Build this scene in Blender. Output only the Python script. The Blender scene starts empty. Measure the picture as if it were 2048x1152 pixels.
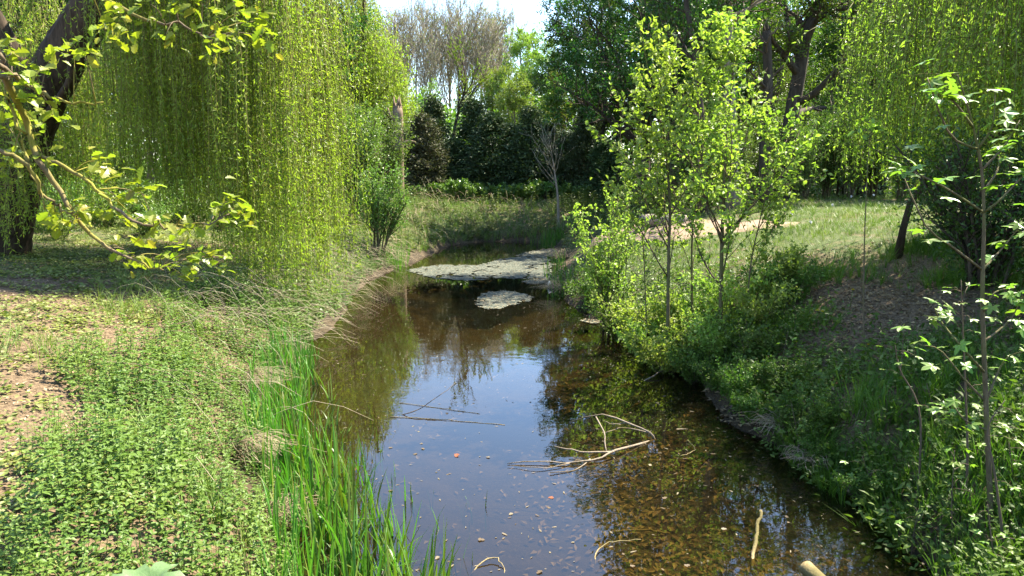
import bpy, math
import numpy as np
from mathutils import Matrix, Vector

sc = bpy.context.scene
PI = math.pi
# ------------------------------------------------------------------ camera
FPX, HOR, CAMZ = 1518.0, 330.0, 3.5            # focal length and horizon row for a 2048 px wide frame, eye height
PITCH = math.atan((576 - HOR) / FPX)
cd = bpy.data.cameras.new('camera'); cam = bpy.data.objects.new('camera', cd)
sc.collection.objects.link(cam); sc.camera = cam
cd.sensor_width = 36.0; cd.lens = 36.0 * FPX / 2048; cd.clip_start = 0.05; cd.clip_end = 2000
cam.location = (0, 0, CAMZ); cam.rotation_euler = (PI / 2 - PITCH, 0, 0)
# ------------------------------------------------------------------ sky and sun
SUN_AZ, SUN_EL = math.radians(57), math.radians(55)     # azimuth measured from +Y towards +X
SUN = np.array([math.sin(SUN_AZ) * math.cos(SUN_EL), math.cos(SUN_AZ) * math.cos(SUN_EL), math.sin(SUN_EL)])
w = bpy.data.worlds.new('World'); sc.world = w; w.use_nodes = True
nt = w.node_tree; bg = nt.nodes['Background']
sky = nt.nodes.new('ShaderNodeTexSky'); sky.sky_type = 'NISHITA'; sky.sun_disc = False
sky.sun_elevation = SUN_EL; sky.sun_rotation = SUN_AZ; sky.dust_density = 0.6; sky.ozone_density = 3.2
nt.links.new(sky.outputs[0], bg.inputs[0]); bg.inputs[1].default_value = 0.115
sl = bpy.data.lights.new('sun', 'SUN'); sun = bpy.data.objects.new('sun', sl); sc.collection.objects.link(sun)
sl.energy = 5.0; sl.angle = math.radians(0.5); sl.color = (1.0, 0.92, 0.76)
sun.rotation_euler = Vector(SUN).to_track_quat('Z', 'Y').to_euler(); sun.location = (20, 10, 40)
sc.view_settings.view_transform = 'Standard'; sc.view_settings.look = 'None'
sc.view_settings.gamma = 1.0; sc.view_settings.exposure = 2.3
sc.render.engine = 'CYCLES'
cy = sc.cycles
cy.max_bounces = 5; cy.diffuse_bounces = 2; cy.glossy_bounces = 3; cy.transmission_bounces = 3
cy.transparent_max_bounces = 8; cy.caustics_reflective = False; cy.caustics_refractive = False
cy.sample_clamp_indirect = 6.0

# ------------------------------------------------------------------ helpers
C = sc.collection
Z3 = np.array([0, 0, 1.0])
def rng_(s): return np.random.default_rng(s)
def ray(px, py):
    u = (px - 1024) / FPX; v = (576 - py) / FPX
    return np.array([u, math.cos(PITCH) + v * math.sin(PITCH), -math.sin(PITCH) + v * math.cos(PITCH)])
def at(px, py, Y):
    r = ray(px, py); return np.array([0, 0, CAMZ]) + r * (Y / r[1])
def on(px, py, z=0.0):
    r = ray(px, py); return np.array([0, 0, CAMZ]) + r * ((z - CAMZ) / r[2])
def project(P):
    x, y, z = P[:, 0], P[:, 1], P[:, 2] - CAMZ
    f = y * math.cos(PITCH) - z * math.sin(PITCH); up = y * math.sin(PITCH) + z * math.cos(PITCH)
    f2 = np.maximum(f, 1e-3)
    return 1024 + FPX * x / f2, 576 - FPX * up / f2, f
def sstep(a, b, x):
    t = np.clip((x - a) / (b - a), 0, 1); return t * t * (3 - 2 * t)
_tab = rng_(77).random((8, 64, 64))
def vnoise(x, y, scale, seed=0):
    x = np.asarray(x, float) / scale + 13.7 * seed; y = np.asarray(y, float) / scale + 7.1 * seed
    ix = np.floor(x).astype(int); iy = np.floor(y).astype(int); fx = x - ix; fy = y - iy
    fx = fx * fx * (3 - 2 * fx); fy = fy * fy * (3 - 2 * fy); T = _tab[seed % 8]
    g = lambda a, b: T[a % 64, b % 64]
    return (g(ix, iy) * (1 - fx) + g(ix + 1, iy) * fx) * (1 - fy) + (g(ix, iy + 1) * (1 - fx) + g(ix + 1, iy + 1) * fx) * fy
def fbm(x, y, scale, seed=0):
    return (vnoise(x, y, scale, seed) + .5 * vnoise(x, y, scale / 2.1, seed + 1) + .25 * vnoise(x, y, scale / 4.3, seed + 2)) / 1.75
def nrm(a): return a / np.maximum(np.linalg.norm(a, axis=-1, keepdims=True), 1e-9)

# ---- materials
MATS = {}
def newmat(name):
    m = bpy.data.materials.new(name); m.use_nodes = True; MATS[name] = m
    n = m.node_tree.nodes; return m, n, m.node_tree.links, n['Principled BSDF'], n['Material Output']
def c4(c): return (c[0], c[1], c[2], 1)
def mixc(n, l, fac, a, b):
    x = n.new('ShaderNodeMix'); x.data_type = 'RGBA'
    if isinstance(fac, (int, float)): x.inputs[0].default_value = fac
    else: l.new(fac, x.inputs[0])
    for s, v in ((6, a), (7, b)):
        if isinstance(v, tuple): x.inputs[s].default_value = c4(v)
        else: l.new(v, x.inputs[s])
    return x.outputs[2]
def leafmat(name, c1, c2, c3=None, trans=.38, rough=.5, spec=.35, objvar=.06, tcol=(1.12, 1.32, .5)):
    m, n, l, bs, out = newmat(name)
    g = n.new('ShaderNodeNewGeometry'); oi = n.new('ShaderNodeObjectInfo')
    col = mixc(n, l, g.outputs['Random Per Island'], c1, c2)
    if c3:
        t = n.new('ShaderNodeMath'); t.operation = 'MULTIPLY'; t.inputs[1].default_value = 7.31; l.new(g.outputs['Random Per Island'], t.inputs[0])
        fr = n.new('ShaderNodeMath'); fr.operation = 'FRACT'; l.new(t.outputs[0], fr.inputs[0])
        gt = n.new('ShaderNodeMath'); gt.operation = 'GREATER_THAN'; gt.inputs[1].default_value = .88; l.new(fr.outputs[0], gt.inputs[0])
        col = mixc(n, l, gt.outputs[0], col, c3)
    tc = n.new('ShaderNodeTexCoord'); ns = n.new('ShaderNodeTexNoise'); ns.inputs['Scale'].default_value = 1.1; ns.inputs['Detail'].default_value = 3; l.new(tc.outputs['Object'], ns.inputs[0])
    nr = n.new('ShaderNodeMapRange'); nr.inputs[1].default_value = .35; nr.inputs[2].default_value = .65; l.new(ns.outputs[0], nr.inputs[0])
    young = tuple(min(1, a * b) for a, b in zip(c2, (1.22, 1.1, .95))); old = tuple(a * b for a, b in zip(c1, (.72, .85, .9)))
    tone = mixc(n, l, nr.outputs[0], old, young); col = mixc(n, l, .38, col, tone)
    hs = n.new('ShaderNodeHueSaturation'); l.new(col, hs.inputs['Color'])
    mr = n.new('ShaderNodeMapRange'); mr.inputs['To Min'].default_value = .5 - objvar * .3; mr.inputs['To Max'].default_value = .5 + objvar * .3
    l.new(oi.outputs['Random'], mr.inputs['Value']); l.new(mr.outputs[0], hs.inputs['Hue'])
    mv = n.new('ShaderNodeMapRange'); mv.inputs['To Min'].default_value = 1 - objvar * 2.5; mv.inputs['To Max'].default_value = 1 + objvar * 2.5
    l.new(oi.outputs['Random'], mv.inputs['Value']); l.new(mv.outputs[0], hs.inputs['Value'])
    l.new(hs.outputs[0], bs.inputs['Base Color']); bs.inputs['Roughness'].default_value = rough
    bs.inputs['Specular IOR Level'].default_value = spec
    tr = n.new('ShaderNodeBsdfTranslucent')
    mu = n.new('ShaderNodeMix'); mu.data_type = 'RGBA'; mu.blend_type = 'MULTIPLY'; mu.inputs[0].default_value = 1
    l.new(hs.outputs[0], mu.inputs[6]); mu.inputs[7].default_value = c4(tcol); l.new(mu.outputs[2], tr.inputs[0])
    mx = n.new('ShaderNodeMixShader'); mx.inputs[0].default_value = trans
    l.new(bs.outputs[0], mx.inputs[1]); l.new(tr.outputs[0], mx.inputs[2]); l.new(mx.outputs[0], out.inputs[0])
    return m
def barkmat(name, c1, c2, scale=14, c3=None, bump=.6):
    m, n, l, bs, out = newmat(name)
    tc = n.new('ShaderNodeTexCoord'); mp = n.new('ShaderNodeMapping'); mp.inputs['Scale'].default_value = (scale, scale, scale * .22)
    l.new(tc.outputs['Object'], mp.inputs[0])
    no = n.new('ShaderNodeTexNoise'); no.inputs['Scale'].default_value = 1; no.inputs['Detail'].default_value = 5; no.inputs['Roughness'].default_value = .65
    l.new(mp.outputs[0], no.inputs[0])
    rp = n.new('ShaderNodeValToRGB'); rp.color_ramp.elements[0].position = .32; rp.color_ramp.elements[1].position = .68
    l.new(no.outputs[0], rp.inputs[0])
    col = mixc(n, l, rp.outputs[0], c1, c2)
    if c3:
        n2 = n.new('ShaderNodeTexNoise'); n2.inputs['Scale'].default_value = 2.2; n2.inputs['Detail'].default_value = 4; l.new(tc.outputs['Object'], n2.inputs[0])
        r2 = n.new('ShaderNodeValToRGB'); r2.color_ramp.elements[0].position = .48; r2.color_ramp.elements[1].position = .62; l.new(n2.outputs[0], r2.inputs[0])
        col = mixc(n, l, r2.outputs[0], col, c3)
    l.new(col, bs.inputs['Base Color']); bs.inputs['Roughness'].default_value = .9; bs.inputs['Specular IOR Level'].default_value = .15
    bp = n.new('ShaderNodeBump'); bp.inputs['Strength'].default_value = bump; bp.inputs['Distance'].default_value = .02
    l.new(no.outputs[0], bp.inputs['Height']); l.new(bp.outputs[0], bs.inputs['Normal'])
    return m
def plainvar(name, c1, c2, rough=.8, spec=.2):
    m, n, l, bs, out = newmat(name)
    g = n.new('ShaderNodeNewGeometry')
    l.new(mixc(n, l, g.outputs['Random Per Island'], c1, c2), bs.inputs['Base Color'])
    bs.inputs['Roughness'].default_value = rough; bs.inputs['Specular IOR Level'].default_value = spec
    return m

leafmat('willow_leaf', (.15, .22, .025), (.28, .335, .055), (.36, .36, .08), trans=.56, rough=.42, tcol=(1.12, 1.4, .5), objvar=0)
plainvar('willow_twig', (.09, .1, .025), (.17, .15, .04), .6)
leafmat('willow_pale', (.18, .255, .035), (.3, .375, .07), (.39, .41, .12), trans=.56, rough=.45, tcol=(1.08, 1.4, .55), objvar=0)
leafmat('oak_leaf', (.15, .2, .018), (.27, .3, .035), (.3, .24, .05), trans=.48, rough=.38)
leafmat('maple_leaf', (.11, .21, .03), (.2, .3, .05), trans=.45, rough=.38, spec=.5)
leafmat('sapling_leaf', (.155, .23, .035), (.28, .35, .08), (.38, .42, .16), trans=.48, rough=.45, spec=.25)
leafmat('nettle_leaf', (.08, .15, .024), (.145, .22, .045), (.19, .27, .09), trans=.38, rough=.45, spec=.22)
leafmat('herb_leaf', (.06, .12, .02), (.14, .2, .04), (.2, .24, .08), trans=.35, rough=.42, spec=.5)
leafmat('ground_leaf', (.11, .16, .03), (.2, .24, .06), (.3, .28, .12), trans=.3, rough=.5)
leafmat('slope_leaf', (.045, .09, .012), (.1, .165, .028), (.17, .24, .06), trans=.38, rough=.45, spec=.22)
leafmat('dark_leaf', (.03, .075, .012), (.065, .13, .02), trans=.36, rough=.42, objvar=.08)
leafmat('green_leaf', (.07, .13, .018), (.13, .2, .03), trans=.4, rough=.45, objvar=.1)
leafmat('spring_leaf', (.14, .19, .025), (.22, .26, .045), trans=.42, rough=.5, objvar=.1)
leafmat('elder_leaf', (.075, .145, .024), (.15, .225, .05), (.2, .27, .08), trans=.35, rough=.4)
leafmat('conifer_leaf', (.03, .054, .016), (.06, .095, .032), (.1, .13, .065), trans=.12, rough=.6, objvar=.1)
leafmat('brown_conifer', (.05, .052, .024), (.09, .088, .042), (.05, .075, .03), trans=.15, rough=.7)
leafmat('laurel_leaf', (.08, .17, .025), (.16, .26, .05), trans=.3, rough=.3, spec=.7)
leafmat('reed_leaf', (.05, .12, .012), (.115, .2, .03), (.27, .23, .09), trans=.4, rough=.42, spec=.35, objvar=.12)
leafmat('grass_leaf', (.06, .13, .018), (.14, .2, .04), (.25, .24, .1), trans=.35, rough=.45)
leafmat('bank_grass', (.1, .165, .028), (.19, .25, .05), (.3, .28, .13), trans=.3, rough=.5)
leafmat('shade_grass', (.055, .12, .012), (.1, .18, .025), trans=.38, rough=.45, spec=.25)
leafmat('flower_yellow', (.5, .42, .02), (.65, .55, .04), trans=.2)
plainvar('dead_leaf', (.13, .088, .045), (.27, .205, .11), .8)
plainvar('pale_litter', (.15, .1, .06), (.32, .24, .15), .8)
plainvar('straw', (.2, .155, .085), (.36, .29, .18), .7)
plainvar('wet_leaf', (.05, .035, .02), (.11, .08, .045), .5)
plainvar('wet_pale', (.1, .08, .05), (.17, .14, .085), .5)
plainvar('rust_leaf', (.16, .035, .02), (.2, .08, .03), .6)
plainvar('dry_stem', (.26, .2, .13), (.45, .37, .26), .75)
plainvar('twig_bark', (.07, .05, .035), (.12, .09, .06), .85)
plainvar('bare_twig', (.15, .13, .09), (.26, .225, .16), .85)
plainvar('white_fluff', (.7, .7, .66), (.8, .8, .76), .8)
barkmat('willow_bark', (.025, .018, .012), (.085, .062, .042), 9, bump=1.0)
barkmat('bark_dark', (.035, .027, .02), (.085, .068, .05), 10)
barkmat('bark_grey', (.16, .135, .1), (.3, .25, .19), 12)
barkmat('bark_mossy', (.09, .065, .04), (.17, .13, .08), 30, (.2, .18, .03))
barkmat('bark_young', (.07, .055, .032), (.14, .11, .065), 40, (.1, .1, .035))
barkmat('dead_wood', (.14, .11, .075), (.27, .22, .165), 45, (.1, .075, .04))
barkmat('wet_wood', (.18, .13, .06), (.3, .24, .12), 40, (.12, .1, .04))
barkmat('snag_wood', (.1, .07, .045), (.24, .18, .12), 12)

# ground
def groundmat():
    m, n, l, bs, out = newmat('ground')
    tc = n.new('ShaderNodeTexCoord')
    def noise(s, d=6, r=.6):
        x = n.new('ShaderNodeTexNoise'); x.inputs['Scale'].default_value = s; x.inputs['Detail'].default_value = d; x.inputs['Roughness'].default_value = r
        l.new(tc.outputs['Object'], x.inputs[0]); return x.outputs[0]
    def ramp(v, a, b):
        r = n.new('ShaderNodeValToRGB'); r.color_ramp.elements[0].position = a; r.color_ramp.elements[1].position = b; l.new(v, r.inputs[0]); return r.outputs[0]
    fine = noise(22, 8, .7); mid = noise(3.2, 6); big = noise(.55, 4)
    litter = mixc(n, l, ramp(fine, .35, .68), (.05, .033, .019), (.22, .155, .09))
    green = mixc(n, l, ramp(fine, .3, .7), (.03, .05, .014), (.09, .11, .03))
    ga = n.new('ShaderNodeAttribute'); ga.attribute_name = 'grassy'
    ad = n.new('ShaderNodeMath'); ad.operation = 'ADD'; l.new(mid, ad.inputs[0]); l.new(ga.outputs['Fac'], ad.inputs[1])
    col = mixc(n, l, ramp(ad.outputs[0], .75, 1.15), litter, green)
    mud = mixc(n, l, ramp(mid, .35, .65), (.022, .016, .009), (.06, .043, .023))
    mud = mixc(n, l, ramp(fine, .5, .75), mud, (.1, .075, .04))
    ma = n.new('ShaderNodeAttribute'); ma.attribute_name = 'mud'
    col = mixc(n, l, ma.outputs['Fac'], col, mud)
    l.new(col, bs.inputs['Base Color']); bs.inputs['Roughness'].default_value = .9; bs.inputs['Specular IOR Level'].default_value = .2
    bp = n.new('ShaderNodeBump'); bp.inputs['Strength'].default_value = .8; bp.inputs['Distance'].default_value = .05
    l.new(fine, bp.inputs['Height']); l.new(bp.outputs[0], bs.inputs['Normal'])
groundmat()
def watermat():
    m, n, l, bs, out = newmat('water'); n.remove(bs)
    tc = n.new('ShaderNodeTexCoord')
    mp = n.new('ShaderNodeMapping'); mp.inputs['Scale'].default_value = (1.0, 1.0, 1); l.new(tc.outputs['Object'], mp.inputs[0])
    no = n.new('ShaderNodeTexNoise'); no.inputs['Scale'].default_value = 3.0; no.inputs['Detail'].default_value = 3; l.new(mp.outputs[0], no.inputs[0])
    n2 = n.new('ShaderNodeTexNoise'); n2.inputs['Scale'].default_value = .35; n2.inputs['Detail'].default_value = 2; l.new(tc.outputs['Object'], n2.inputs[0])
    rr = n.new('ShaderNodeMapRange'); rr.inputs[1].default_value = .42; rr.inputs[2].default_value = .65; rr.inputs[3].default_value = .15; rr.inputs[4].default_value = 1
    l.new(n2.outputs[0], rr.inputs[0])
    mu = n.new('ShaderNodeMath'); mu.operation = 'MULTIPLY'; l.new(no.outputs[0], mu.inputs[0]); l.new(rr.outputs[0], mu.inputs[1])
    bp = n.new('ShaderNodeBump'); bp.inputs['Strength'].default_value = .07; bp.inputs['Distance'].default_value = .05; l.new(mu.outputs[0], bp.inputs['Height'])
    fr = n.new('ShaderNodeFresnel'); fr.inputs['IOR'].default_value = 1.5
    gl = n.new('ShaderNodeBsdfGlossy'); gl.inputs['Roughness'].default_value = .012; gl.inputs['Color'].default_value = (1, 1, 1, 1)
    l.new(bp.outputs[0], gl.inputs['Normal'])
    tr = n.new('ShaderNodeBsdfTransparent'); tr.inputs[0].default_value = (.5, .44, .26, 1)
    df = n.new('ShaderNodeBsdfDiffuse'); df.inputs[0].default_value = (.03, .026, .014, 1)
    m1 = n.new('ShaderNodeMixShader'); m1.inputs[0].default_value = .12; l.new(tr.outputs[0], m1.inputs[1]); l.new(df.outputs[0], m1.inputs[2])
    m2 = n.new('ShaderNodeMixShader'); l.new(fr.outputs[0], m2.inputs[0]); l.new(m1.outputs[0], m2.inputs[1]); l.new(gl.outputs[0], m2.inputs[2])
    l.new(m2.outputs[0], out.inputs[0])
watermat()
def noisemat(name, stops, scale, rough=.7, spec=.3, bump=.4, det=6):
    m, n, l, bs, out = newmat(name)
    tc = n.new('ShaderNodeTexCoord'); no = n.new('ShaderNodeTexNoise'); no.inputs['Scale'].default_value = scale; no.inputs['Detail'].default_value = det; no.inputs['Roughness'].default_value = .7
    l.new(tc.outputs['Object'], no.inputs[0])
    r = n.new('ShaderNodeValToRGB'); e = r.color_ramp.elements
    e[0].position, e[0].color = stops[0][0], c4(stops[0][1]); e[1].position, e[1].color = stops[-1][0], c4(stops[-1][1])
    for p, c in stops[1:-1]:
        q = e.new(p); q.color = c4(c)
    l.new(no.outputs[0], r.inputs[0]); l.new(r.outputs[0], bs.inputs['Base Color'])
    bs.inputs['Roughness'].default_value = rough; bs.inputs['Specular IOR Level'].default_value = spec
    bp = n.new('ShaderNodeBump'); bp.inputs['Strength'].default_value = bump; bp.inputs['Distance'].default_value = .02
    l.new(no.outputs[0], bp.inputs['Height']); l.new(bp.outputs[0], bs.inputs['Normal'])
    return m
noisemat('algae', [(.36, (.035, .042, .028)), (.46, (.042, .047, .034)), (.53, (.085, .09, .066)), (.65, (.16, .16, .12))], 15, rough=.8, spec=.15)
noisemat('sand', [(.3, (.14, .1, .065)), (.5, (.24, .17, .115)), (.7, (.3, .23, .155))], 5, rough=.95, spec=.1)
noisemat('burdock', [(.3, (.06, .11, .035)), (.7, (.1, .155, .06))], 12, rough=.5)
noisemat('scrap_white', [(.3, (.6, .58, .54)), (.7, (.8, .79, .76))], 12, rough=.6)
noisemat('scrap_blue', [(.3, (.12, .35, .5)), (.7, (.2, .5, .65))], 12, rough=.4)

# ---- geometry kit
class G:
    def __init__(s): s.V = []; s.F = []; s.n = 0
    def add(s, V, F, mat=0, smooth=False):
        V = np.asarray(V, float).reshape(-1, 3); F = np.asarray(F, int)
        s.V.append(V); s.F.append((F + s.n, mat, smooth)); s.n += len(V)
    def mesh(s, name, mats, origin=(0, 0, 0)):
        me = bpy.data.meshes.new(name)
        for x in mats: me.materials.append(MATS[x])
        if not s.V: return me
        V = np.concatenate(s.V) - np.asarray(origin, float)
        me.vertices.add(len(V)); me.vertices.foreach_set('co', V.astype(np.float32).ravel())
        loops = np.concatenate([f.ravel() for f, _, _ in s.F]); tot = np.concatenate([np.full(len(f), f.shape[1]) for f, _, _ in s.F])
        me.loops.add(len(loops)); me.loops.foreach_set('vertex_index', loops.astype(np.int32))
        st = np.concatenate([[0], np.cumsum(tot)[:-1]])
        me.polygons.add(len(tot)); me.polygons.foreach_set('loop_start', st.astype(np.int32))
        me.polygons.foreach_set('material_index', np.concatenate([np.full(len(f), m) for f, m, _ in s.F]).astype(np.int32))
        me.polygons.foreach_set('use_smooth', np.concatenate([np.full(len(f), q) for f, _, q in s.F]))
        me.update(calc_edges=True)
        return me
    def obj(s, name, mats, parent=None, origin=(0, 0, 0)):
        o = bpy.data.objects.new(name, s.mesh(name, mats, origin)); C.objects.link(o)
        if parent is not None: o.parent = parent
        else: o.location = origin
        return o
def tag(o, label=None, cat=None, group=None, kind=None):
    if label: o['label'] = label
    if cat: o['category'] = cat
    if group: o['group'] = group
    if kind: o['kind'] = kind
    return o
def thing(name, label, cat, loc=(0, 0, 0), rz=0, s=1, group=None):
    o = bpy.data.objects.new(name, None); C.objects.link(o); o.empty_display_size = .2
    o.location = loc; o.rotation_euler = (0, 0, rz); o.scale = (s, s, s) if np.isscalar(s) else s
    return tag(o, label, cat, group)
def dup(root, loc, rz=0, s=1, label=None, group=None):
    r = root.copy(); C.objects.link(r); r.location = loc; r.rotation_euler = (0, 0, rz); r.scale = (s, s, s) if np.isscalar(s) else s
    if label: r['label'] = label
    if group: r['group'] = group
    for ch in list(root.children):
        c = ch.copy(); C.objects.link(c); c.parent = r
        for g in list(ch.children):
            d = g.copy(); C.objects.link(d); d.parent = c
    return r
def tubes(g, P, R, sides=4, mat=0, smooth=True):
    """P (n,k,3) polylines, R (n,k) radii"""
    P = np.asarray(P, float); R = np.asarray(R, float)
    if P.ndim == 2: P = P[None]; R = R[None]
    n, k, _ = P.shape
    T = np.empty_like(P); T[:, 1:-1] = P[:, 2:] - P[:, :-2]; T[:, 0] = P[:, 1] - P[:, 0]; T[:, -1] = P[:, -1] - P[:, -2]; T = nrm(T)
    ref = np.where(np.abs(T[:, :1, 2:3]) > .9, np.array([1.0, 0, 0]), Z3); ref = np.broadcast_to(ref, T.shape)
    A = nrm(np.cross(T, ref)); B = np.cross(T, A)
    an = np.arange(sides) * 2 * PI / sides
    V = P[:, :, None] + R[:, :, None, None] * (A[:, :, None] * np.cos(an)[None, None, :, None] + B[:, :, None] * np.sin(an)[None, None, :, None])
    j = np.arange(sides); j2 = (j + 1) % sides; i = np.arange(k - 1)[:, None] * sides
    f = np.stack([i + j, i + j2, i + sides + j2, i + sides + j], -1).reshape(-1, 4)
    F = (f[None] + (np.arange(n) * k * sides)[:, None, None]).reshape(-1, 4)
    g.add(V, F, mat, smooth)
    if sides >= 3:
        for e, base in ((0, 0), (1, (k - 1) * sides)):
            q = np.arange(sides) + base
            if e == 0: q = q[::-1]
            if sides in (3, 4): g_add_idx(g, (q[None] + (np.arange(n) * k * sides)[:, None]), n * k * sides, mat)
            else:
                tri = np.stack([np.full(sides - 2, q[0]), q[1:-1], q[2:]], -1)
                g_add_idx(g, (tri[None] + (np.arange(n) * k * sides)[:, None, None]).reshape(-1, 3), n * k * sides, mat)
def g_add_idx(g, F, nv, mat): g.F.append((F + g.n - nv, mat, False))
def spline(pts, k):
    """smooth resample of a list of points (Catmull-Rom)"""
    p = np.asarray(pts, float); q = np.vstack([2 * p[0] - p[1], p, 2 * p[-1] - p[-2]]); m = len(p) - 1
    t = np.linspace(0, m - 1e-6, k); i = np.floor(t).astype(int); u = (t - i)[:, None]
    a, b, c, d = q[i], q[i + 1], q[i + 2], q[i + 3]
    return .5 * ((2 * b) + (c - a) * u + (2 * a - 5 * b + 4 * c - d) * u ** 2 + (-a + 3 * b - 3 * c + d) * u ** 3)
def leaves(g, P, D, N, L, W, mat=0, fold=.25, big=False):
    """one small folded leaf (own island) at every P along D"""
    n = len(P); D = nrm(D); S = nrm(np.cross(D, N)); N = np.cross(S, D)
    L = np.broadcast_to(L, n)[:, None]; W = np.broadcast_to(W, n)[:, None]
    if not big:
        V = np.stack([P, P + D * L * .42 + S * W * .5 + N * W * fold, P + D * L, P + D * L * .42 - S * W * .5 + N * W * fold], 1)
        f = np.array([[0, 1, 2], [0, 2, 3]]); k = 4
    else:
        V = np.stack([P, P + D * L * .25 + S * W * .42 + N * W * fold, P + D * L * .6 + S * W * .4 + N * W * fold * .6, P + D * L - N * L * .12,
                      P + D * L * .6 - S * W * .4 + N * W * fold * .6, P + D * L * .25 - S * W * .42 + N * W * fold, P + D * L * .5], 1)
        f = np.array([[0, 1, 6], [1, 2, 6], [2, 3, 6], [3, 4, 6], [4, 5, 6], [5, 0, 6]]); k = 7
    F = (f[None] + (np.arange(n) * k)[:, None, None]).reshape(-1, 3)
    g.add(V, F, mat)
def rdir(r, n): return nrm(r.normal(size=(n, 3)))
def grow(r, P, R, n, tr=(.3, 1), lr=(.3, .6), ang=(30, 60), up=.2, k=5, wig=.12, rr=.55, taper=.25, fall=.6, curve=.1):
    m, k0, _ = P.shape
    seg = np.linalg.norm(np.diff(P, axis=1), axis=2); Lp = seg.sum(1)
    idx = r.choice(m, n, p=Lp / Lp.sum()); t = r.uniform(tr[0], tr[1], n) ** .9
    u = t * (k0 - 1); i = np.minimum(u.astype(int), k0 - 2); fr = (u - i)[:, None]
    base = P[idx, i] * (1 - fr) + P[idx, i + 1] * fr; d = nrm(P[idx, i + 1] - P[idx, i])
    rad = R[idx, i] * (1 - fr[:, 0]) + R[idx, i + 1] * fr[:, 0]
    v = rdir(r, n); perp = nrm(v - (v * d).sum(1, keepdims=True) * d)
    a = np.radians(r.uniform(ang[0], ang[1], n))[:, None]
    dr = nrm(np.cos(a) * d + np.sin(a) * perp + up * Z3)
    L = Lp[idx] * r.uniform(lr[0], lr[1], n) * (1 + fall * .5 - fall * t)
    Q = np.empty((n, k, 3)); Q[:, 0] = base
    for j in range(1, k):
        Q[:, j] = Q[:, j - 1] + dr * (L / (k - 1))[:, None]
        dr = nrm(dr + r.normal(scale=wig, size=(n, 3)) + curve * Z3)
    R2 = np.minimum(rad * rr, 1)[:, None] * np.linspace(1, taper, k)[None]
    return Q, R2
def along(r, P, n, tr=(.1, 1)):
    m, k0, _ = P.shape
    idx = r.integers(0, m, n); u = r.uniform(tr[0], tr[1], n) * (k0 - 1); i = np.minimum(u.astype(int), k0 - 2); fr = (u - i)[:, None]
    return P[idx, i] * (1 - fr) + P[idx, i + 1] * fr, nrm(P[idx, i + 1] - P[idx, i])
def scatter(g, temps, r, P, s, tilt=.15, rz=None, up=None):
    """stamp copies of template (V,[(F,mat)]) at P"""
    n = len(P); which = r.integers(0, len(temps), n); rz = r.uniform(0, 2 * PI, n) if rz is None else rz
    s = np.broadcast_to(s, n)
    for ti, (V, FF) in enumerate(temps):
        q = np.where(which == ti)[0]
        if len(q) == 0: continue
        c, sn = np.cos(rz[q])[:, None], np.sin(rz[q])[:, None]
        x = V[None, :, 0] * c - V[None, :, 1] * sn; y = V[None, :, 0] * sn + V[None, :, 1] * c; z = np.broadcast_to(V[None, :, 2], x.shape)
        tx = r.normal(scale=tilt, size=(len(q), 1)); ty = r.normal(scale=tilt, size=(len(q), 1))
        W = np.stack([x + tx * z, y + ty * z, z], -1) * s[q][:, None, None] + P[q][:, None]
        k = len(V); first = True
        for F, mat in FF:
            FQ = (F[None] + (np.arange(len(q)) * k)[:, None, None]).reshape(-1, F.shape[1])
            if first: g.add(W, FQ, mat); first = False
            else: g_add_idx(g, FQ, len(q) * k, mat)
def template(fn):
    g = G(); fn(g); V = np.concatenate(g.V); return V, [(f, m) for f, m, _ in g.F]

# ------------------------------------------------------------------ the pond and the land
_edge = [(630, 1152), (575, 1000), (548, 900), (545, 800), (590, 722), (620, 690), (680, 640), (705, 600), (735, 560), (800, 533), (860, 508), (900, 492), (960, 484),
         (1050, 482), (1112, 487), (1118, 515), (1108, 548), (1098, 576), (1140, 606), (1205, 648), (1300, 698), (1400, 768), (1480, 850), (1580, 932), (1680, 1012), (1800, 1112), (1845, 1152)]
POND = np.array([[-1.15, -6], [-1.2, 3.0]] + [list(on(*e)[:2]) for e in _edge] + [[3.3, 3.5], [3.0, -6]])
_A = POND; _B = np.roll(POND, -1, 0)
def sdist(x, y):
    x = np.asarray(x, float).ravel(); y = np.asarray(y, float).ravel(); out = np.empty(len(x))
    for s in range(0, len(x), 40000):
        px, py = x[s:s + 40000, None], y[s:s + 40000, None]
        ex, ey = (_B - _A)[:, 0], (_B - _A)[:, 1]; wx, wy = px - _A[:, 0], py - _A[:, 1]
        t = np.clip((wx * ex + wy * ey) / (ex * ex + ey * ey), 0, 1)
        d = np.sqrt(((wx - ex * t) ** 2 + (wy - ey * t) ** 2).min(1))
        c = ((_A[:, 1] > py) != (_B[:, 1] > py)) & (px < ex * (py - _A[:, 1]) / np.where(ey == 0, 1e-9, ey) + _A[:, 0])
        out[s:s + 40000] = np.where(c.sum(1) % 2 == 1, -d, d)
    return out
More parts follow.
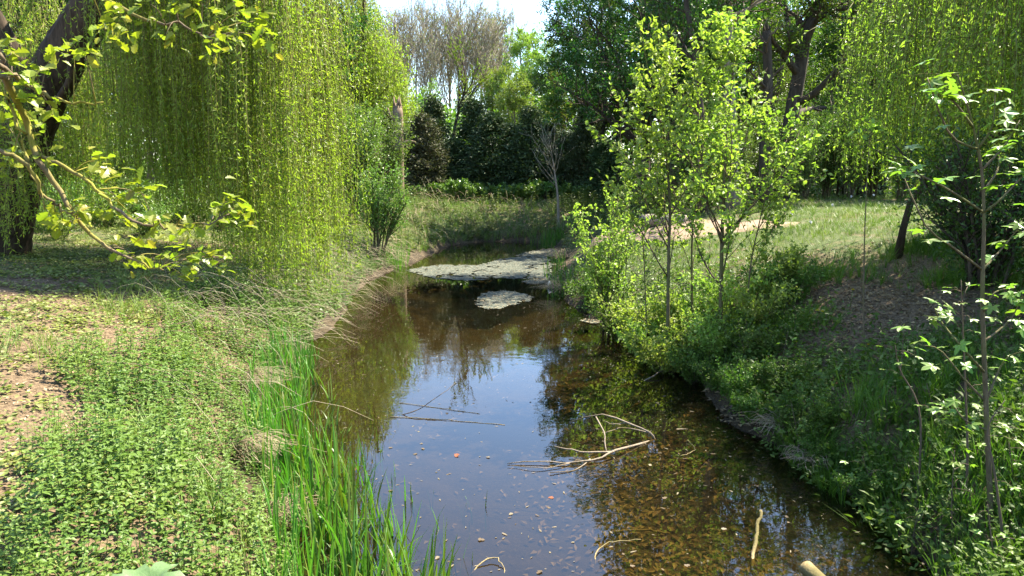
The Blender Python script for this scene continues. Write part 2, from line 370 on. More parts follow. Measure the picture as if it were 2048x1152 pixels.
def height(x, y, s=None):
    x = np.asarray(x, float).ravel(); y = np.asarray(y, float).ravel()
    if s is None: s = sdist(x, y)
    s = s + ((fbm(x, y, 1.2, 6) - .5) * (.55 + .7 * (x > 1)) + (vnoise(x, y, .35, 3) - .5) * .16) * np.exp(-(s / 1.6) ** 2)
    cx = np.interp(y, [0, 9, 20, 34], [1.0, .4, -.8, 0]); wr = sstep(-2, 2, x - cx); wf = sstep(29, 36, y)
    H = (1.45 * (1 - wr) + 2.25 * wr) * (1 - wf) + 1.95 * wf
    wd = (1.9 * (1 - wr) + 2.9 * wr) * (1 - wf) + 3.0 * wf
    sp = np.maximum(s, 0)
    h = H * (1 - np.exp(-sp / wd)) + (fbm(x, y, 2.2, 3) - .5) * (.28 + .3 * wr * (y < 16)) * np.clip(sp / 1.5, 0, 1) + (vnoise(x, y, .5, 5) - .5) * .06 * np.clip(sp, 0, 1)
    h = h + .35 * sstep(45, 90, np.hypot(x, y)) * vnoise(x, y, 25, 4)
    u = -.5 * (1 - np.exp(np.minimum(s, 0) / 1.1)) - .02 + (vnoise(x, y, .8, 2) - .5) * .08 * np.clip(-s, 0, 1)
    return np.where(s > 0, h - .02 * (s < .01), u)
def gz(x, y): return float(height([x], [y])[0])
def on_ground(px, py):
    r = ray(px, py); t = np.linspace(2, 80, 1600); P = np.array([0, 0, CAMZ]) + r * t[:, None]
    hit = np.where(P[:, 2] < height(P[:, 0], P[:, 1]))[0]; q = P[hit[0]] if len(hit) else P[-1]
    q[2] = gz(q[0], q[1]); return q
def gp(px, Y, dz=-.03):
    x = (px - 1024) / FPX * Y * 1.0; z = gz(x, Y); x = (px - 1024) / FPX * (Y * math.cos(PITCH) - (z - CAMZ) * math.sin(PITCH)); return np.array([x, Y, gz(x, Y) + dz])

def axis(a, b, step, far, grow_):
    v = list(np.arange(a, b + 1e-6, step)); s = step
    while v[-1] < far: s *= grow_; v.append(v[-1] + s)
    s = step
    while v[0] > -far: s *= grow_; v.insert(0, v[0] - s)
    return np.array(v)
xs = axis(-12, 12, .18, 600, 1.2); ys = axis(2, 38, .18, 600, 1.2)
X, Y = np.meshgrid(xs, ys); S_ = sdist(X, Y); Hh = height(X, Y, S_)
nx, ny = len(xs), len(ys); ii = (np.arange(ny - 1)[:, None] * nx + np.arange(nx - 1)[None]).ravel()
g = G(); g.add(np.stack([X.ravel(), Y.ravel(), Hh], -1), np.stack([ii, ii + 1, ii + nx + 1, ii + nx], -1), 0, True)
ground = tag(g.obj('ground', ['ground']), 'sloping pond banks and woodland floor of soil, leaf litter and grass', 'ground', kind='structure')
xr, yr = X.ravel(), Y.ravel()
gr = np.where(((yr > 14.5) & (xr < -2)) | (yr > 28), .42, np.where(xr > 2, .42, -.08)) + (fbm(xr, yr, 3, 1) - .5) * .5
gr -= 1.2 * np.exp(-((xr - 5.6) / 1.3) ** 2 - ((yr - 12) / 2.6) ** 2)
a = ground.data.attributes.new('grassy', 'FLOAT', 'POINT'); a.data.foreach_set('value', gr.astype(np.float32))
md = 1 - sstep(.1, .7, S_ + (fbm(xr, yr, 1.0, 4) - .5) * .6)
a = ground.data.attributes.new('mud', 'FLOAT', 'POINT'); a.data.foreach_set('value', md.astype(np.float32))

g = G(); wx = np.linspace(-9, 9, 30); wy = np.linspace(-6, 38, 60); WX, WY = np.meshgrid(wx, wy); q = (np.arange(59)[:, None] * 30 + np.arange(29)[None]).ravel()
g.add(np.stack([WX.ravel(), WY.ravel(), np.zeros(WX.size)], -1), np.stack([q, q + 1, q + 31, q + 30], -1), 0, True)
tag(g.obj('water', ['water']), 'still brown pond water mirroring trees and blue sky', 'water', kind='structure')

# sandy path on the right bank
def strip(name, mat, pts, wid, lift, seed):
    c = spline([(p[0], p[1], 0) for p in pts], 46); t = nrm(np.gradient(c, axis=0)); nr = np.stack([-t[:, 1], t[:, 0], t[:, 0] * 0], -1)
    ww = np.interp(np.linspace(0, 1, 46), np.linspace(0, 1, len(wid)), wid); M = 13; rows = []
    for j in range(M):
        u = (j / (M - 1) - .5) * 2; jit = (vnoise(c[:, 0] * 1.0, c[:, 1], .9, seed + (j > M / 2)) - .5) * .5 * abs(u)
        p = c + nr * ((u * ww / 2 + jit * u))[:, None]; p[:, 2] = height(p[:, 0], p[:, 1]) + lift - (.05 if abs(u) > .95 else 0); rows.append(p)
    Vv = np.stack(rows, 1).reshape(-1, 3); q = (np.arange(45)[:, None] * M + np.arange(M - 1)[None]).ravel()
    g = G(); g.add(Vv, np.stack([q, q + 1, q + M + 1, q + M], -1), 0, True); return g.obj(name, [mat])
pth = strip('path', 'sand', [(3.4, 27.5), (4.0, 25), (4.7, 22.8), (5.6, 21), (6.5, 19.9), (7.3, 19.4)], [1.4, 2.4, 2.8, 2.2, 1.3, .4], .035, 2)
tag(pth, 'pale sandy footpath worn along the top of the pond bank', 'path', kind='structure')

# ------------------------------------------------------------------ woodland trees
def trunk_line(r, h, lean=(0, 0), k=9, wig=.05):
    z = np.linspace(0, h, k); p = np.zeros((k, 3)); p[:, 2] = z
    p[:, 0] = lean[0] * z + np.cumsum(r.normal(scale=wig, size=k)) * (z > 0); p[:, 1] = lean[1] * z + np.cumsum(r.normal(scale=wig, size=k)) * (z > 0)
    return p
def flare(k, r0, tip=.2, foot=1.5):
    t = np.linspace(0, 1, k); return r0 * ((1 - t) + tip * t) * (1 + (foot - 1) * np.exp(-t * 18))
def broadleaf(name, seed, h, r0, leafm, barkm, nleaf, lsize, spread=(.3, .5), start=.25, n1=26, n2=220, n3=700, lean=(0, 0), clump=.32, ang=(40, 75), up=.15, twig='twig_bark', bark_tip=.18):
    """tree > trunk, crown. Origin at its foot."""
    r = rng_(seed); T = trunk_line(r, h, lean, 10, .09)[None]; RT = flare(10, r0, bark_tip)[None]
    A, RA = grow(r, T, RT, n1, (start, .97), spread, ang, up, 6, .13, .5, .3, fall=.9, curve=.08)
    B, RB = grow(r, A, RA, n2, (.25, 1), (.3, .6), (25, 65), .12, 5, .16, .55, .35)
    E, RE = grow(r, B, RB, n3, (.3, 1), (.35, .7), (25, 70), .05, 4, .2, .55, .4)
    g = G(); tubes(g, T, RT, 10, 0); tubes(g, A, RA, 6, 0)
    c = G(); tubes(c, B, np.maximum(RB, .008), 4, 0); tubes(c, E, np.maximum(RE, .005), 3, 0)
    P, D = along(r, np.concatenate([E, B[:, -4:]]), nleaf, (.25, 1))
    P = P + r.normal(scale=clump * .5, size=P.shape) * r.uniform(.1, 1, (nleaf, 1))
    N = nrm(Z3 * .8 + r.normal(scale=.7, size=(nleaf, 3))); D = nrm(D * .5 + r.normal(scale=.6, size=(nleaf, 3)) - Z3 * .25)
    leaves(c, P, D, N, lsize * r.uniform(.6, 1.25, nleaf), lsize * .62 * r.uniform(.7, 1.2, nleaf), 1)
    return g.mesh(name + '_trunk', [barkm]), c.mesh(name + '_crown', [twig, leafm])
def bare(name, seed, h, r0, lean=(0, 0)):
    r = rng_(seed); T = trunk_line(r, h, lean, 10, .07)[None]; RT = flare(10, r0, .12)[None]
    A, RA = grow(r, T, RT, 20, (.22, .95), (.35, .6), (18, 42), .35, 7, .1, .5, .25, fall=.8, curve=.12)
    B, RB = grow(r, A, RA, 130, (.2, 1), (.3, .6), (20, 48), .25, 5, .12, .55, .3, curve=.12)
    E, RE = grow(r, B, RB, 560, (.2, 1), (.35, .75), (20, 50), .2, 4, .14, .6, .4, curve=.1)
    H, RH = grow(r, E, RE, 700, (.2, 1), (.4, .8), (20, 50), .15, 3, .14, .7, .5)
    g = G(); tubes(g, T, RT, 8, 0); tubes(g, A, RA, 5, 0)
    c = G(); tubes(c, B, np.maximum(RB, .024), 4, 0); tubes(c, E, np.maximum(RE, .015), 3, 0); tubes(c, H, np.maximum(RH, .007), 3, 0)
    P, D = along(r, H, 1500); leaves(c, P, D + r.normal(scale=.5, size=D.shape), rdir(r, 1500), .12, .08, 1)
    return g.mesh(name + '_trunk', ['bark_grey']), c.mesh(name + '_crown', ['bare_twig', 'spring_leaf'])
def conifer(name, seed, h, rad, leafm):
    r = rng_(seed); T = trunk_line(r, h, (0, 0), 8, .03)[None]; RT = flare(8, .09 * h / 4, .15)[None]
    n = 150; z = r.uniform(.06, .98, n) * h; a = r.uniform(0, 2 * PI, n); L = rad * (1 - (z / h) ** 1.6) * r.uniform(.6, 1.1, n) + .15
    d = np.stack([np.cos(a), np.sin(a), r.uniform(.1, .7, n)], -1); t = np.linspace(0, 1, 5)
    Q = np.zeros((n, 5, 3)); Q[:, :, 2] = z[:, None]; Q = Q + d[:, None] * (L[:, None] * t)[..., None]; Q[:, :, 2] -= (t ** 2 * .35)[None] * L[:, None]
    g = G(); tubes(g, T, RT, 7, 0); c = G(); tubes(c, Q, np.full((n, 5), .012) * np.linspace(1, .4, 5), 3, 0)
    m = 9000; P, D = along(r, Q, m, (.25, 1)); P = P + r.normal(scale=.13, size=P.shape)
    leaves(c, P, D * .6 + r.normal(scale=.5, size=D.shape) + Z3 * .15, rdir(r, m) + Z3 * .4, r.uniform(.09, .2, m), r.uniform(.035, .075, m), 1)
    return g.mesh(name + '_trunk', ['bark_dark']), c.mesh(name + '_crown', ['twig_bark', leafm])
def plant_tree(name, meshes, loc, rz, s, label, cat='tree', group=None):
    t = thing(name, label, cat, loc, rz, s, group)
    for nm, me in zip(('trunk', 'crown'), meshes):
        o = bpy.data.objects.new(nm, me); C.objects.link(o); o.parent = t
    return t
dark_a = broadleaf('dark_a', 11, 15, .3, 'dark_leaf', 'bark_dark', 36000, .17, (.26, .42), .14, 34, 300, 1000)
dark_b = broadleaf('dark_b', 12, 14, .26, 'dark_leaf', 'bark_dark', 30000, .17, (.26, .4), .12, 30, 260, 900)
green_a = broadleaf('green_a', 13, 13, .22, 'green_leaf', 'bark_dark', 24000, .19, (.25, .4), .12, 28, 240, 800)
green_b = broadleaf('green_b', 14, 12, .2, 'green_leaf', 'bark_grey', 20000, .19, (.26, .42), .18, 26, 220, 700)
spring_a = broadleaf('spring_a', 15, 13, .2, 'spring_leaf', 'bark_grey', 15000, .2, (.22, .36), .2, 24, 200, 800, ang=(25, 50), up=.3, twig='bare_twig')
spring_b = broadleaf('spring_b', 16, 12, .18, 'spring_leaf', 'bark_grey', 11000, .2, (.22, .36), .15, 24, 200, 800, ang=(25, 50), up=.3, twig='bare_twig')
bare_a, bare_b, bare_c = bare('bare_a', 21, 13.5, .2), bare('bare_b', 22, 12.5, .18), bare('bare_c', 23, 13, .19, (.03, .02))
con_a, con_b, con_c = conifer('con_a', 31, 4.2, 1.1, 'conifer_leaf'), conifer('con_b', 32, 3.6, 1.25, 'conifer_leaf'), conifer('con_c', 33, 4.0, 1.2, 'brown_conifer')

r = rng_(5)
# bare trees behind the pond head
def fit_top(meshes, px, yy, py):
    zt = max(v.co.z for v in meshes[1].vertices); b = gp(px, yy); return b, (at(px, py, yy)[2] - b[2]) / zt
for i, (px, yy, py, m) in enumerate([(748, 104, 48, bare_c), (786, 110, 40, bare_b), (836, 98, 8, bare_a), (868, 106, 26, bare_b), (902, 112, 40, bare_c), (938, 100, 14, bare_c), (966, 104, 22, bare_a), (1004, 110, 38, bare_b), (815, 112, 32, bare_c), (985, 116, 45, bare_c), (920, 108, 42, bare_b)]):
    b, q = fit_top(m, px, yy, py)
    plant_tree('bare_tree', m, b, r.uniform(0, 6.28), (q * 1.1, q * 1.1, q * 1.13), 'tall leafless grey-brown tree with fine upright twigs behind the dark conifer hedge', 'tree', 'leafless trees behind the conifer hedge')
# thin dark leaning tree in front of them
r2 = rng_(8); b0 = gp(900, 45); T = spline([b0, at(905, 290, 45), at(915, 230, 45), at(930, 175, 45), at(926, 120, 45)], 12)[None]; RT = flare(12, .13, .25)[None]
A, RA = grow(r2, T, RT, 12, (.35, 1), (.25, .45), (25, 50), .3, 6, .1, .6, .3); B, RB = grow(r2, A, RA, 90, (.2, 1), (.3, .6), (25, 50), .2, 4)
t = thing('slender_tree', 'slender dark tree with a kinked leaning trunk rising from the conifer hedge', 'tree', b0)
g = G(); tubes(g, T, RT, 8); tubes(g, A, RA, 5); g.obj('trunk', ['bark_dark'], t, b0)
g = G(); tubes(g, B, np.maximum(RB, .012), 3); P, D = along(r2, B, 700); leaves(g, P, D, rdir(r2, 700), .14, .09, 1); g.obj('crown', ['twig_bark', 'spring_leaf'], t, b0)
# yellow-green trees
for px, yy, s, m, lab in [(1050, 84, 48, spring_a, 'yellow-green spring tree with upright boughs beside the leafless trees, tallest of its kind'),
                          (1088, 80, 36, spring_b, 'thinly leafed yellow-green tree against the large dark green tree'),
                          (995, 86, 125, spring_a, 'low yellow-green tree glimpsed between leafless trunks, next to the tall spring tree'),
                          (860, 88, 150, spring_b, 'pale green tree glimpsed low behind the leafless trees'),
                          (930, 88, 160, spring_b, 'pale green small tree behind the slender leaning tree'),
                          (1035, 62, 110, spring_b, 'loose yellow-green tree rising directly behind the conifer hedge'),
                          (1120, 58, 130, spring_a, 'bright leafy tree between the dark tree and the conifer hedge'),
                          (790, 58, 130, spring_a, 'pale green tree behind the broken brown trunk')]:
    b, q = fit_top(m, px, yy, s); plant_tree('spring_tree', m, b, r.uniform(0, 6.28), q, lab)
# trees behind the left willow
GL = 'green trees of the wood behind the weeping willow'
for px, yy, s, m in [(-40, 33, .9, dark_b), (90, 40, 1, green_a), (190, 34, .8, dark_a), (300, 43, 1, green_b), (390, 36, .85, dark_b), (470, 45, 1.05, green_a), (500, 38, .8, dark_a), (540, 48, .8, green_b), (-130, 42, 1.1, green_b), (-260, 36, 1, dark_a)]:
    plant_tree('woodland_tree', m, gp(px, yy), r.uniform(0, 6.28), s, 'leafy green woodland tree standing behind the hanging curtain of the weeping willow', 'tree', GL)
# large dark trees right of the pond head
for px, yy, s, m, lab in [(1285, 38.5, .84, dark_a, 'large dense dark green tree standing at the head of the pond'),
                          (1345, 36, .95, dark_b, 'dense dark green tree behind the hazel saplings on the bank'),
                          (1195, 47, .85, dark_b, 'dark green tree behind the conifer hedge beside the yellow-green trees'),
                          (1150, 49, .72, green_b, 'mid green rounded tree behind the conifer hedge beside the bare sapling'),
                          (1290, 51, 1.1, green_a, 'mid green tree showing through behind the dense dark trees')]:
    plant_tree('dark_tree', m, gp(px, yy), r.uniform(0, 6.28), s, lab)
for px, yy, s, m in [(1500, 46, .75, green_b), (1585, 48, .5, green_a), (1680, 44, .55, green_b), (1760, 40, .8, green_a), (1840, 44, 1.1, spring_a), (1925, 36, 1, green_b), (2040, 33, 1.05, dark_a), (2150, 40, 1.1, green_a), (1420, 46, 1.1, green_a), (1490, 52, 1.0, dark_b), (1650, 56, .95, green_b), (1760, 54, 1.1, dark_a), (1640, 52, .72, spring_b), (1545, 40, .5, green_b), (1720, 36, .6, dark_b), (1810, 36, .75, green_b)]:
    plant_tree('woodland_tree', m, gp(px, yy), r.uniform(0, 6.28), s, 'leafy mid green woodland tree beyond the grassy bank and the tall trunks', 'tree', 'woodland trees beyond the grassy bank')
# trees beside the bridge that shade the near bank
plant_tree('shade_tree', dark_a, (13.2, 5.4, gz(13.2, 5.4) - .05), 1.0, (.8, .8, .52), 'dark leafy tree on the bank beside the bridge, shading the maple sapling')
plant_tree('shade_tree', dark_b, (14.0, 9.2, gz(14.0, 9.2) - .05), 2.6, (.8, .8, .62), 'dark leafy tree behind the pale willow, shading the steep bank')
# conifer hedge: single trees
for i, (px, yy, s) in enumerate([(822, 42.5, .85), (868, 43.5, .98), (908, 42.6, .92), (948, 43.8, 1.02), (985, 42.5, 1.05), (1022, 43.4, .95), (1062, 42.2, 1.0), (1098, 43.2, .9), (1135, 42.0, .92), (1172, 41, .85), (1208, 40, .9), (780, 43.6, .9)]):
    plant_tree('conifer', con_a if i % 2 else con_b, gp(px, yy), r.uniform(0, 6.28), (s * 1.4, s * 1.4, s * (1.12 + .2 * math.sin(i * 2.3))), 'taller pointed dark evergreen in the conifer hedge at the head of the pond' if i % 2 else 'broad bushy dark evergreen in the conifer hedge at the head of the pond', 'conifer', 'pointed conifers of the dark hedge' if i % 2 else 'broad conifers of the dark hedge')
plant_tree('browned_conifer', con_c, gp(848, 41.2), 1.0, (1.35, 1.35, 1.1), 'browned half-dead conifer in front of the dark evergreen hedge', 'conifer')

# far wood that closes the view
def far_wood():
    r = rng_(40); n = 56000; a = r.uniform(-1.05, 1.05, n); d = r.uniform(64, 84, n); x = np.sin(a) * d * 1.05; y = np.cos(a) * d
    px = 1024 + FPX * x / y
    top = 4.5 + 7 * vnoise(x, y * 0, 6, 1) + 4 * vnoise(x, y * 0, 2.5, 2)
    top *= np.where((px > 690) & (px < 1090), .62, 1.0) * np.where((px > 1540) & (px < 1640), .7, 1)
    z = height(x, y) + top * r.uniform(0, 1, n) ** 1.25
    g = G(); leaves(g, np.stack([x, y, z], -1), rdir(r, n), rdir(r, n) + Z3 * .6, r.uniform(.35, .7, n), r.uniform(.25, .45, n), 0)
    m = 160; a = r.uniform(-1.0, 1.0, m); a = a[(a < -.24) | (a > .06)]; m = len(a); x = np.sin(a) * 72; y = np.cos(a) * 72; h = height(x, y)
    P = np.stack([np.stack([x, y, h - .2], -1), np.stack([x, y, h + 5], -1), np.stack([x + .3, y, h + 9], -1)], 1)
    tubes(g, P, np.array([.2, .14, .08])[None].repeat(m, 0), 5, 1)
    tag(g.obj('distant_wood', ['green_leaf', 'bark_dark']), 'far hazy green wood closing the view behind all the trees', 'wood', kind='stuff')
far_wood()

# ------------------------------------------------------------------ trunks on the right bank
def tall_trunk():
    r = rng_(51); b = gp(1462, 26); T = spline([b, at(1460, 250, 26), at(1458, 120, 26), at(1456, 0, 26), at(1462, -160, 26), at(1450, -300, 26)], 14)[None]; RT = flare(14, .24, .3)[None]
    A, RA = grow(r, T, RT, 22, (.45, 1), (.2, .34), (45, 80), .1, 6, .15, .4, .3); B, RB = grow(r, A, RA, 160, (.2, 1), (.3, .6), (25, 65), .05, 5, .15, .6, .3); E, RE = grow(r, B, RB, 500, (.2, 1), (.4, .7), (25, 65), 0, 4)
    t = thing('tall_tree', 'tall straight grey trunk with a high leafy crown behind the saplings', 'tree', b)
    g = G(); tubes(g, T, RT, 10); tubes(g, A, RA, 5); g.obj('trunk', ['bark_grey'], t, b)
    c = G(); tubes(c, B, np.maximum(RB, .01), 3); tubes(c, E, np.maximum(RE, .006), 3); n = 11000; P, D = along(r, E, n); P = P + r.normal(scale=.14, size=P.shape)
    leaves(c, P, D + r.normal(scale=.6, size=D.shape), rdir(r, n) + Z3, r.uniform(.09, .17, n), r.uniform(.06, .1, n), 1); c.obj('crown', ['twig_bark', 'dark_leaf'], t, b)
    # broken snag with dead twigs
    r = rng_(52); b = gp(1532, 27.5); T = spline([b, at(1530, 280, 27.5), at(1536, 170, 27.5), at(1533, 62, 27.5)], 10)[None]; RT = flare(10, .23, .62)[None]
    A, RA = grow(r, T, RT, 12, (.35, .98), (.16, .34), (45, 85), .05, 6, .2, .3, .3); B, RB = grow(r, A, RA, 70, (.2, 1), (.3, .7), (30, 70), 0, 4, .2)
    t = thing('broken_tree', 'broken-off dark trunk with dead reddish twigs beside the tall grey trunk', 'tree', b)
    g = G(); tubes(g, T, RT, 9)
    for k in range(7):
        an = k * .9; e = T[0, -1] + np.array([math.cos(an) * .09, math.sin(an) * .09, -.05]); tubes(g, np.array([e, e + [math.cos(an) * .03, 0, .2 + .1 * (k % 3)]]), np.array([.05, .008]), 4)
    g.obj('trunk', ['bark_dark'], t, b); c = G(); tubes(c, A, np.maximum(RA, .02), 5); tubes(c, B, np.maximum(RB, .008), 3); c.obj('crown', ['twig_bark'], t, b)
    # leaning thin trunk
    r = rng_(53); b = gp(1405, 25); T = spline([b, at(1405, 300, 25), at(1395, 150, 25), at(1378, 40, 25), at(1362, -60, 25), at(1345, -160, 25)], 12)[None]; RT = flare(12, .15, .3)[None]
    A, RA = grow(r, T, RT, 14, (.35, 1), (.2, .4), (40, 70), .15, 6, .15, .45, .3); B, RB = grow(r, A, RA, 110, (.2, 1), (.3, .6), (25, 65), .05, 5)
    t = thing('leaning_tree', 'thin leaning trunk with sparse leaves beside the tall grey trunk', 'tree', b)
    g = G(); tubes(g, T, RT, 8); tubes(g, A, RA, 5); g.obj('trunk', ['bark_dark'], t, b)
    c = G(); tubes(c, B, np.maximum(RB, .01), 3); n = 3500; P, D = along(r, B, n); P = P + r.normal(scale=.15, size=P.shape)
    leaves(c, P, D + r.normal(scale=.6, size=D.shape), rdir(r, n) + Z3, r.uniform(.09, .16, n), r.uniform(.06, .1, n), 1); c.obj('crown', ['twig_bark', 'dark_leaf'], t, b)
    # dark oak with bent spreading limbs
    r = rng_(54); b = gp(1562, 29); T = spline([b, at(1572, 320, 29), at(1585, 220, 29), at(1602, 130, 29), at(1612, 70, 29), at(1640, 0, 29), at(1650, -90, 29), at(1660, -180, 29)], 14)[None]; RT = flare(14, .34, .25, 1.3)[None]
    lim = [spline([at(1606, 110, 29), at(1625, 50, 28.6), at(1665, 20, 28), at(1720, 12, 27.6), at(1770, -20, 27.3)], 8), spline([at(1603, 125, 29), at(1580, 70, 29.3), at(1572, 20, 29.8), at(1560, -50, 30)], 8),
           spline([at(1590, 205, 29), at(1625, 190, 28.5), at(1665, 150, 28), at(1690, 120, 27.5), at(1740, 100, 27)], 8), spline([at(1583, 240, 29), at(1600, 225, 30), at(1640, 215, 31), at(1690, 225, 31.5)], 8), spline([at(1598, 150, 29), at(1560, 100, 28.4), at(1530, 60, 28)], 8)]
    A = np.stack(lim); RA = np.linspace(.16, .05, 8)[None].repeat(5, 0); B, RB = grow(r, np.concatenate([A, T[:, -8:]]), np.concatenate([RA, RT[:, -8:]]), 70, (.2, 1), (.25, .5), (30, 70), .1, 6, .2, .5, .3); E, RE = grow(r, B, RB, 420, (.2, 1), (.3, .6), (30, 70), 0, 4, .2)
    t = thing('dark_oak', 'dark forked oak with bent spreading limbs and sparse leaves against the sky', 'tree', b)
    g = G(); tubes(g, T, RT, 10); tubes(g, A, RA, 7); g.obj('trunk', ['bark_dark'], t, b)
    c = G(); tubes(c, B, np.maximum(RB, .015), 4); tubes(c, E, np.maximum(RE, .008), 3); n = 10000; P, D = along(r, E, n, (.4, 1)); P = P + r.normal(scale=.16, size=P.shape)
    leaves(c, P, D + r.normal(scale=.6, size=D.shape), rdir(r, n) + Z3, r.uniform(.09, .16, n), r.uniform(.06, .1, n), 1); c.obj('crown', ['twig_bark', 'green_leaf'], t, b)
tall_trunk()

# broken pale stump in front of the bare trees
b = gp(797, 38); g = G(); T = spline([b, at(797, 330, 38), at(796, 260, 38), at(795, 212, 38)], 9)
tubes(g, T, np.array([.34, .3, .28, .27, .27, .26, .27, .27, .22]), 11)
for k in range(9):
    an = k * .7; e = T[-1] + np.array([math.cos(an) * .17, math.sin(an) * .17, -.1]); tubes(g, np.array([e, e + [0, 0, .25 + .15 * (k % 3)]]), np.array([.08, .015]), 4)
tubes(g, spline([T[4], T[4] + [.5, -.3, .25], T[4] + [.9, -.4, .2]], 5), np.linspace(.1, .05, 5), 6)
tubes(g, spline([T[6], T[6] + [-.3, -.4, .3], T[6] + [-.4, -.5, .7]], 5), np.linspace(.09, .04, 5), 6)
tag(g.obj('snag', ['snag_wood'], None, b), 'pale brown broken-off standing dead trunk beside the willow curtain', 'dead tree')

# ------------------------------------------------------------------ weeping willows
def strands(r, anchors, bottoms, outd, spacing, L, W, g, mleaf=1, mtwig=0):
    n = len(anchors); k = 9; t = np.linspace(0, 1, k)
    drop = anchors[:, 2] - bottoms
    P = anchors[:, None] + outd[:, None] * (1 - np.exp(-t * 5))[None, :, None]
    P[:, :, 2] = anchors[:, 2:3] - drop[:, None] * np.clip(t * 1.0, 0, 1)[None] + .25 * np.sin(np.clip(t * 6, 0, PI))[None] * np.linalg.norm(outd, axis=1)[:, None]
    ph = r.uniform(0, 6.28, (n, 2, 1)); am = r.uniform(.03, .2, (n, 2, 1)) * np.minimum(drop / 4, 1.3)[:, None, None]
    sw = np.sin(t[None, None] * r.uniform(2, 5, (n, 2, 1)) + ph) * am * t; P[:, :, 0] += sw[:, 0] - sw[:, 0, :1]; P[:, :, 1] += sw[:, 1] - sw[:, 1, :1]
    tubes(g, P, np.linspace(.0065, .003, k)[None].repeat(n, 0), 3, mtwig)
    cnt = np.maximum((drop / spacing).astype(int), 3); idx = np.repeat(np.arange(n), cnt); m = len(idx)
    u = r.uniform(.05, 1, m) * (k - 1); i = np.minimum(u.astype(int), k - 2); fr = (u - i)[:, None]
    Q = P[idx, i] * (1 - fr) + P[idx, i + 1] * fr; d = nrm(P[idx, i + 1] - P[idx, i])
    D = nrm(d * .6 + r.normal(scale=.6, size=(m, 3)) - Z3 * .1); N = nrm(r.normal(size=(m, 3)) + Z3 * .6)
    leaves(g, Q, D, N, L * r.uniform(.6, 1.2, m), W * r.uniform(.7, 1.2, m), mleaf, fold=.15)
def gnarled(g, P, R, seed, k=60, sides=36):
    u = np.linspace(0, len(P) - 1, k); Q = spline(P, k); Rr = np.interp(u, np.arange(len(P)), R); n0 = g.n; tubes(g, Q, Rr, sides); V = g.V[-1].reshape(k, sides, 3)
    an = np.arange(sides) * 2 * PI / sides; L = np.concatenate([[0], np.cumsum(np.linalg.norm(np.diff(Q, axis=0), axis=1))])
    aa, ll = np.meshgrid(an, L); rid = np.abs(np.sin(aa * 7 + 2.2 * vnoise(ll, aa * 0 + 3, .7, seed) * 3 + 1.5 * vnoise(aa * 2, ll, .5, seed + 2))) ** .7
    off = 1 + .11 * (rid - .6) + .1 * (fbm(np.sin(aa) * 2 + 5, ll, .8, seed + 1) - .5) + .05 * (vnoise(aa * 3, ll, .12, seed + 3) - .5)
    g.V[-1] = (Q[:, None] + (V - Q[:, None]) * off[..., None]).reshape(-1, 3)
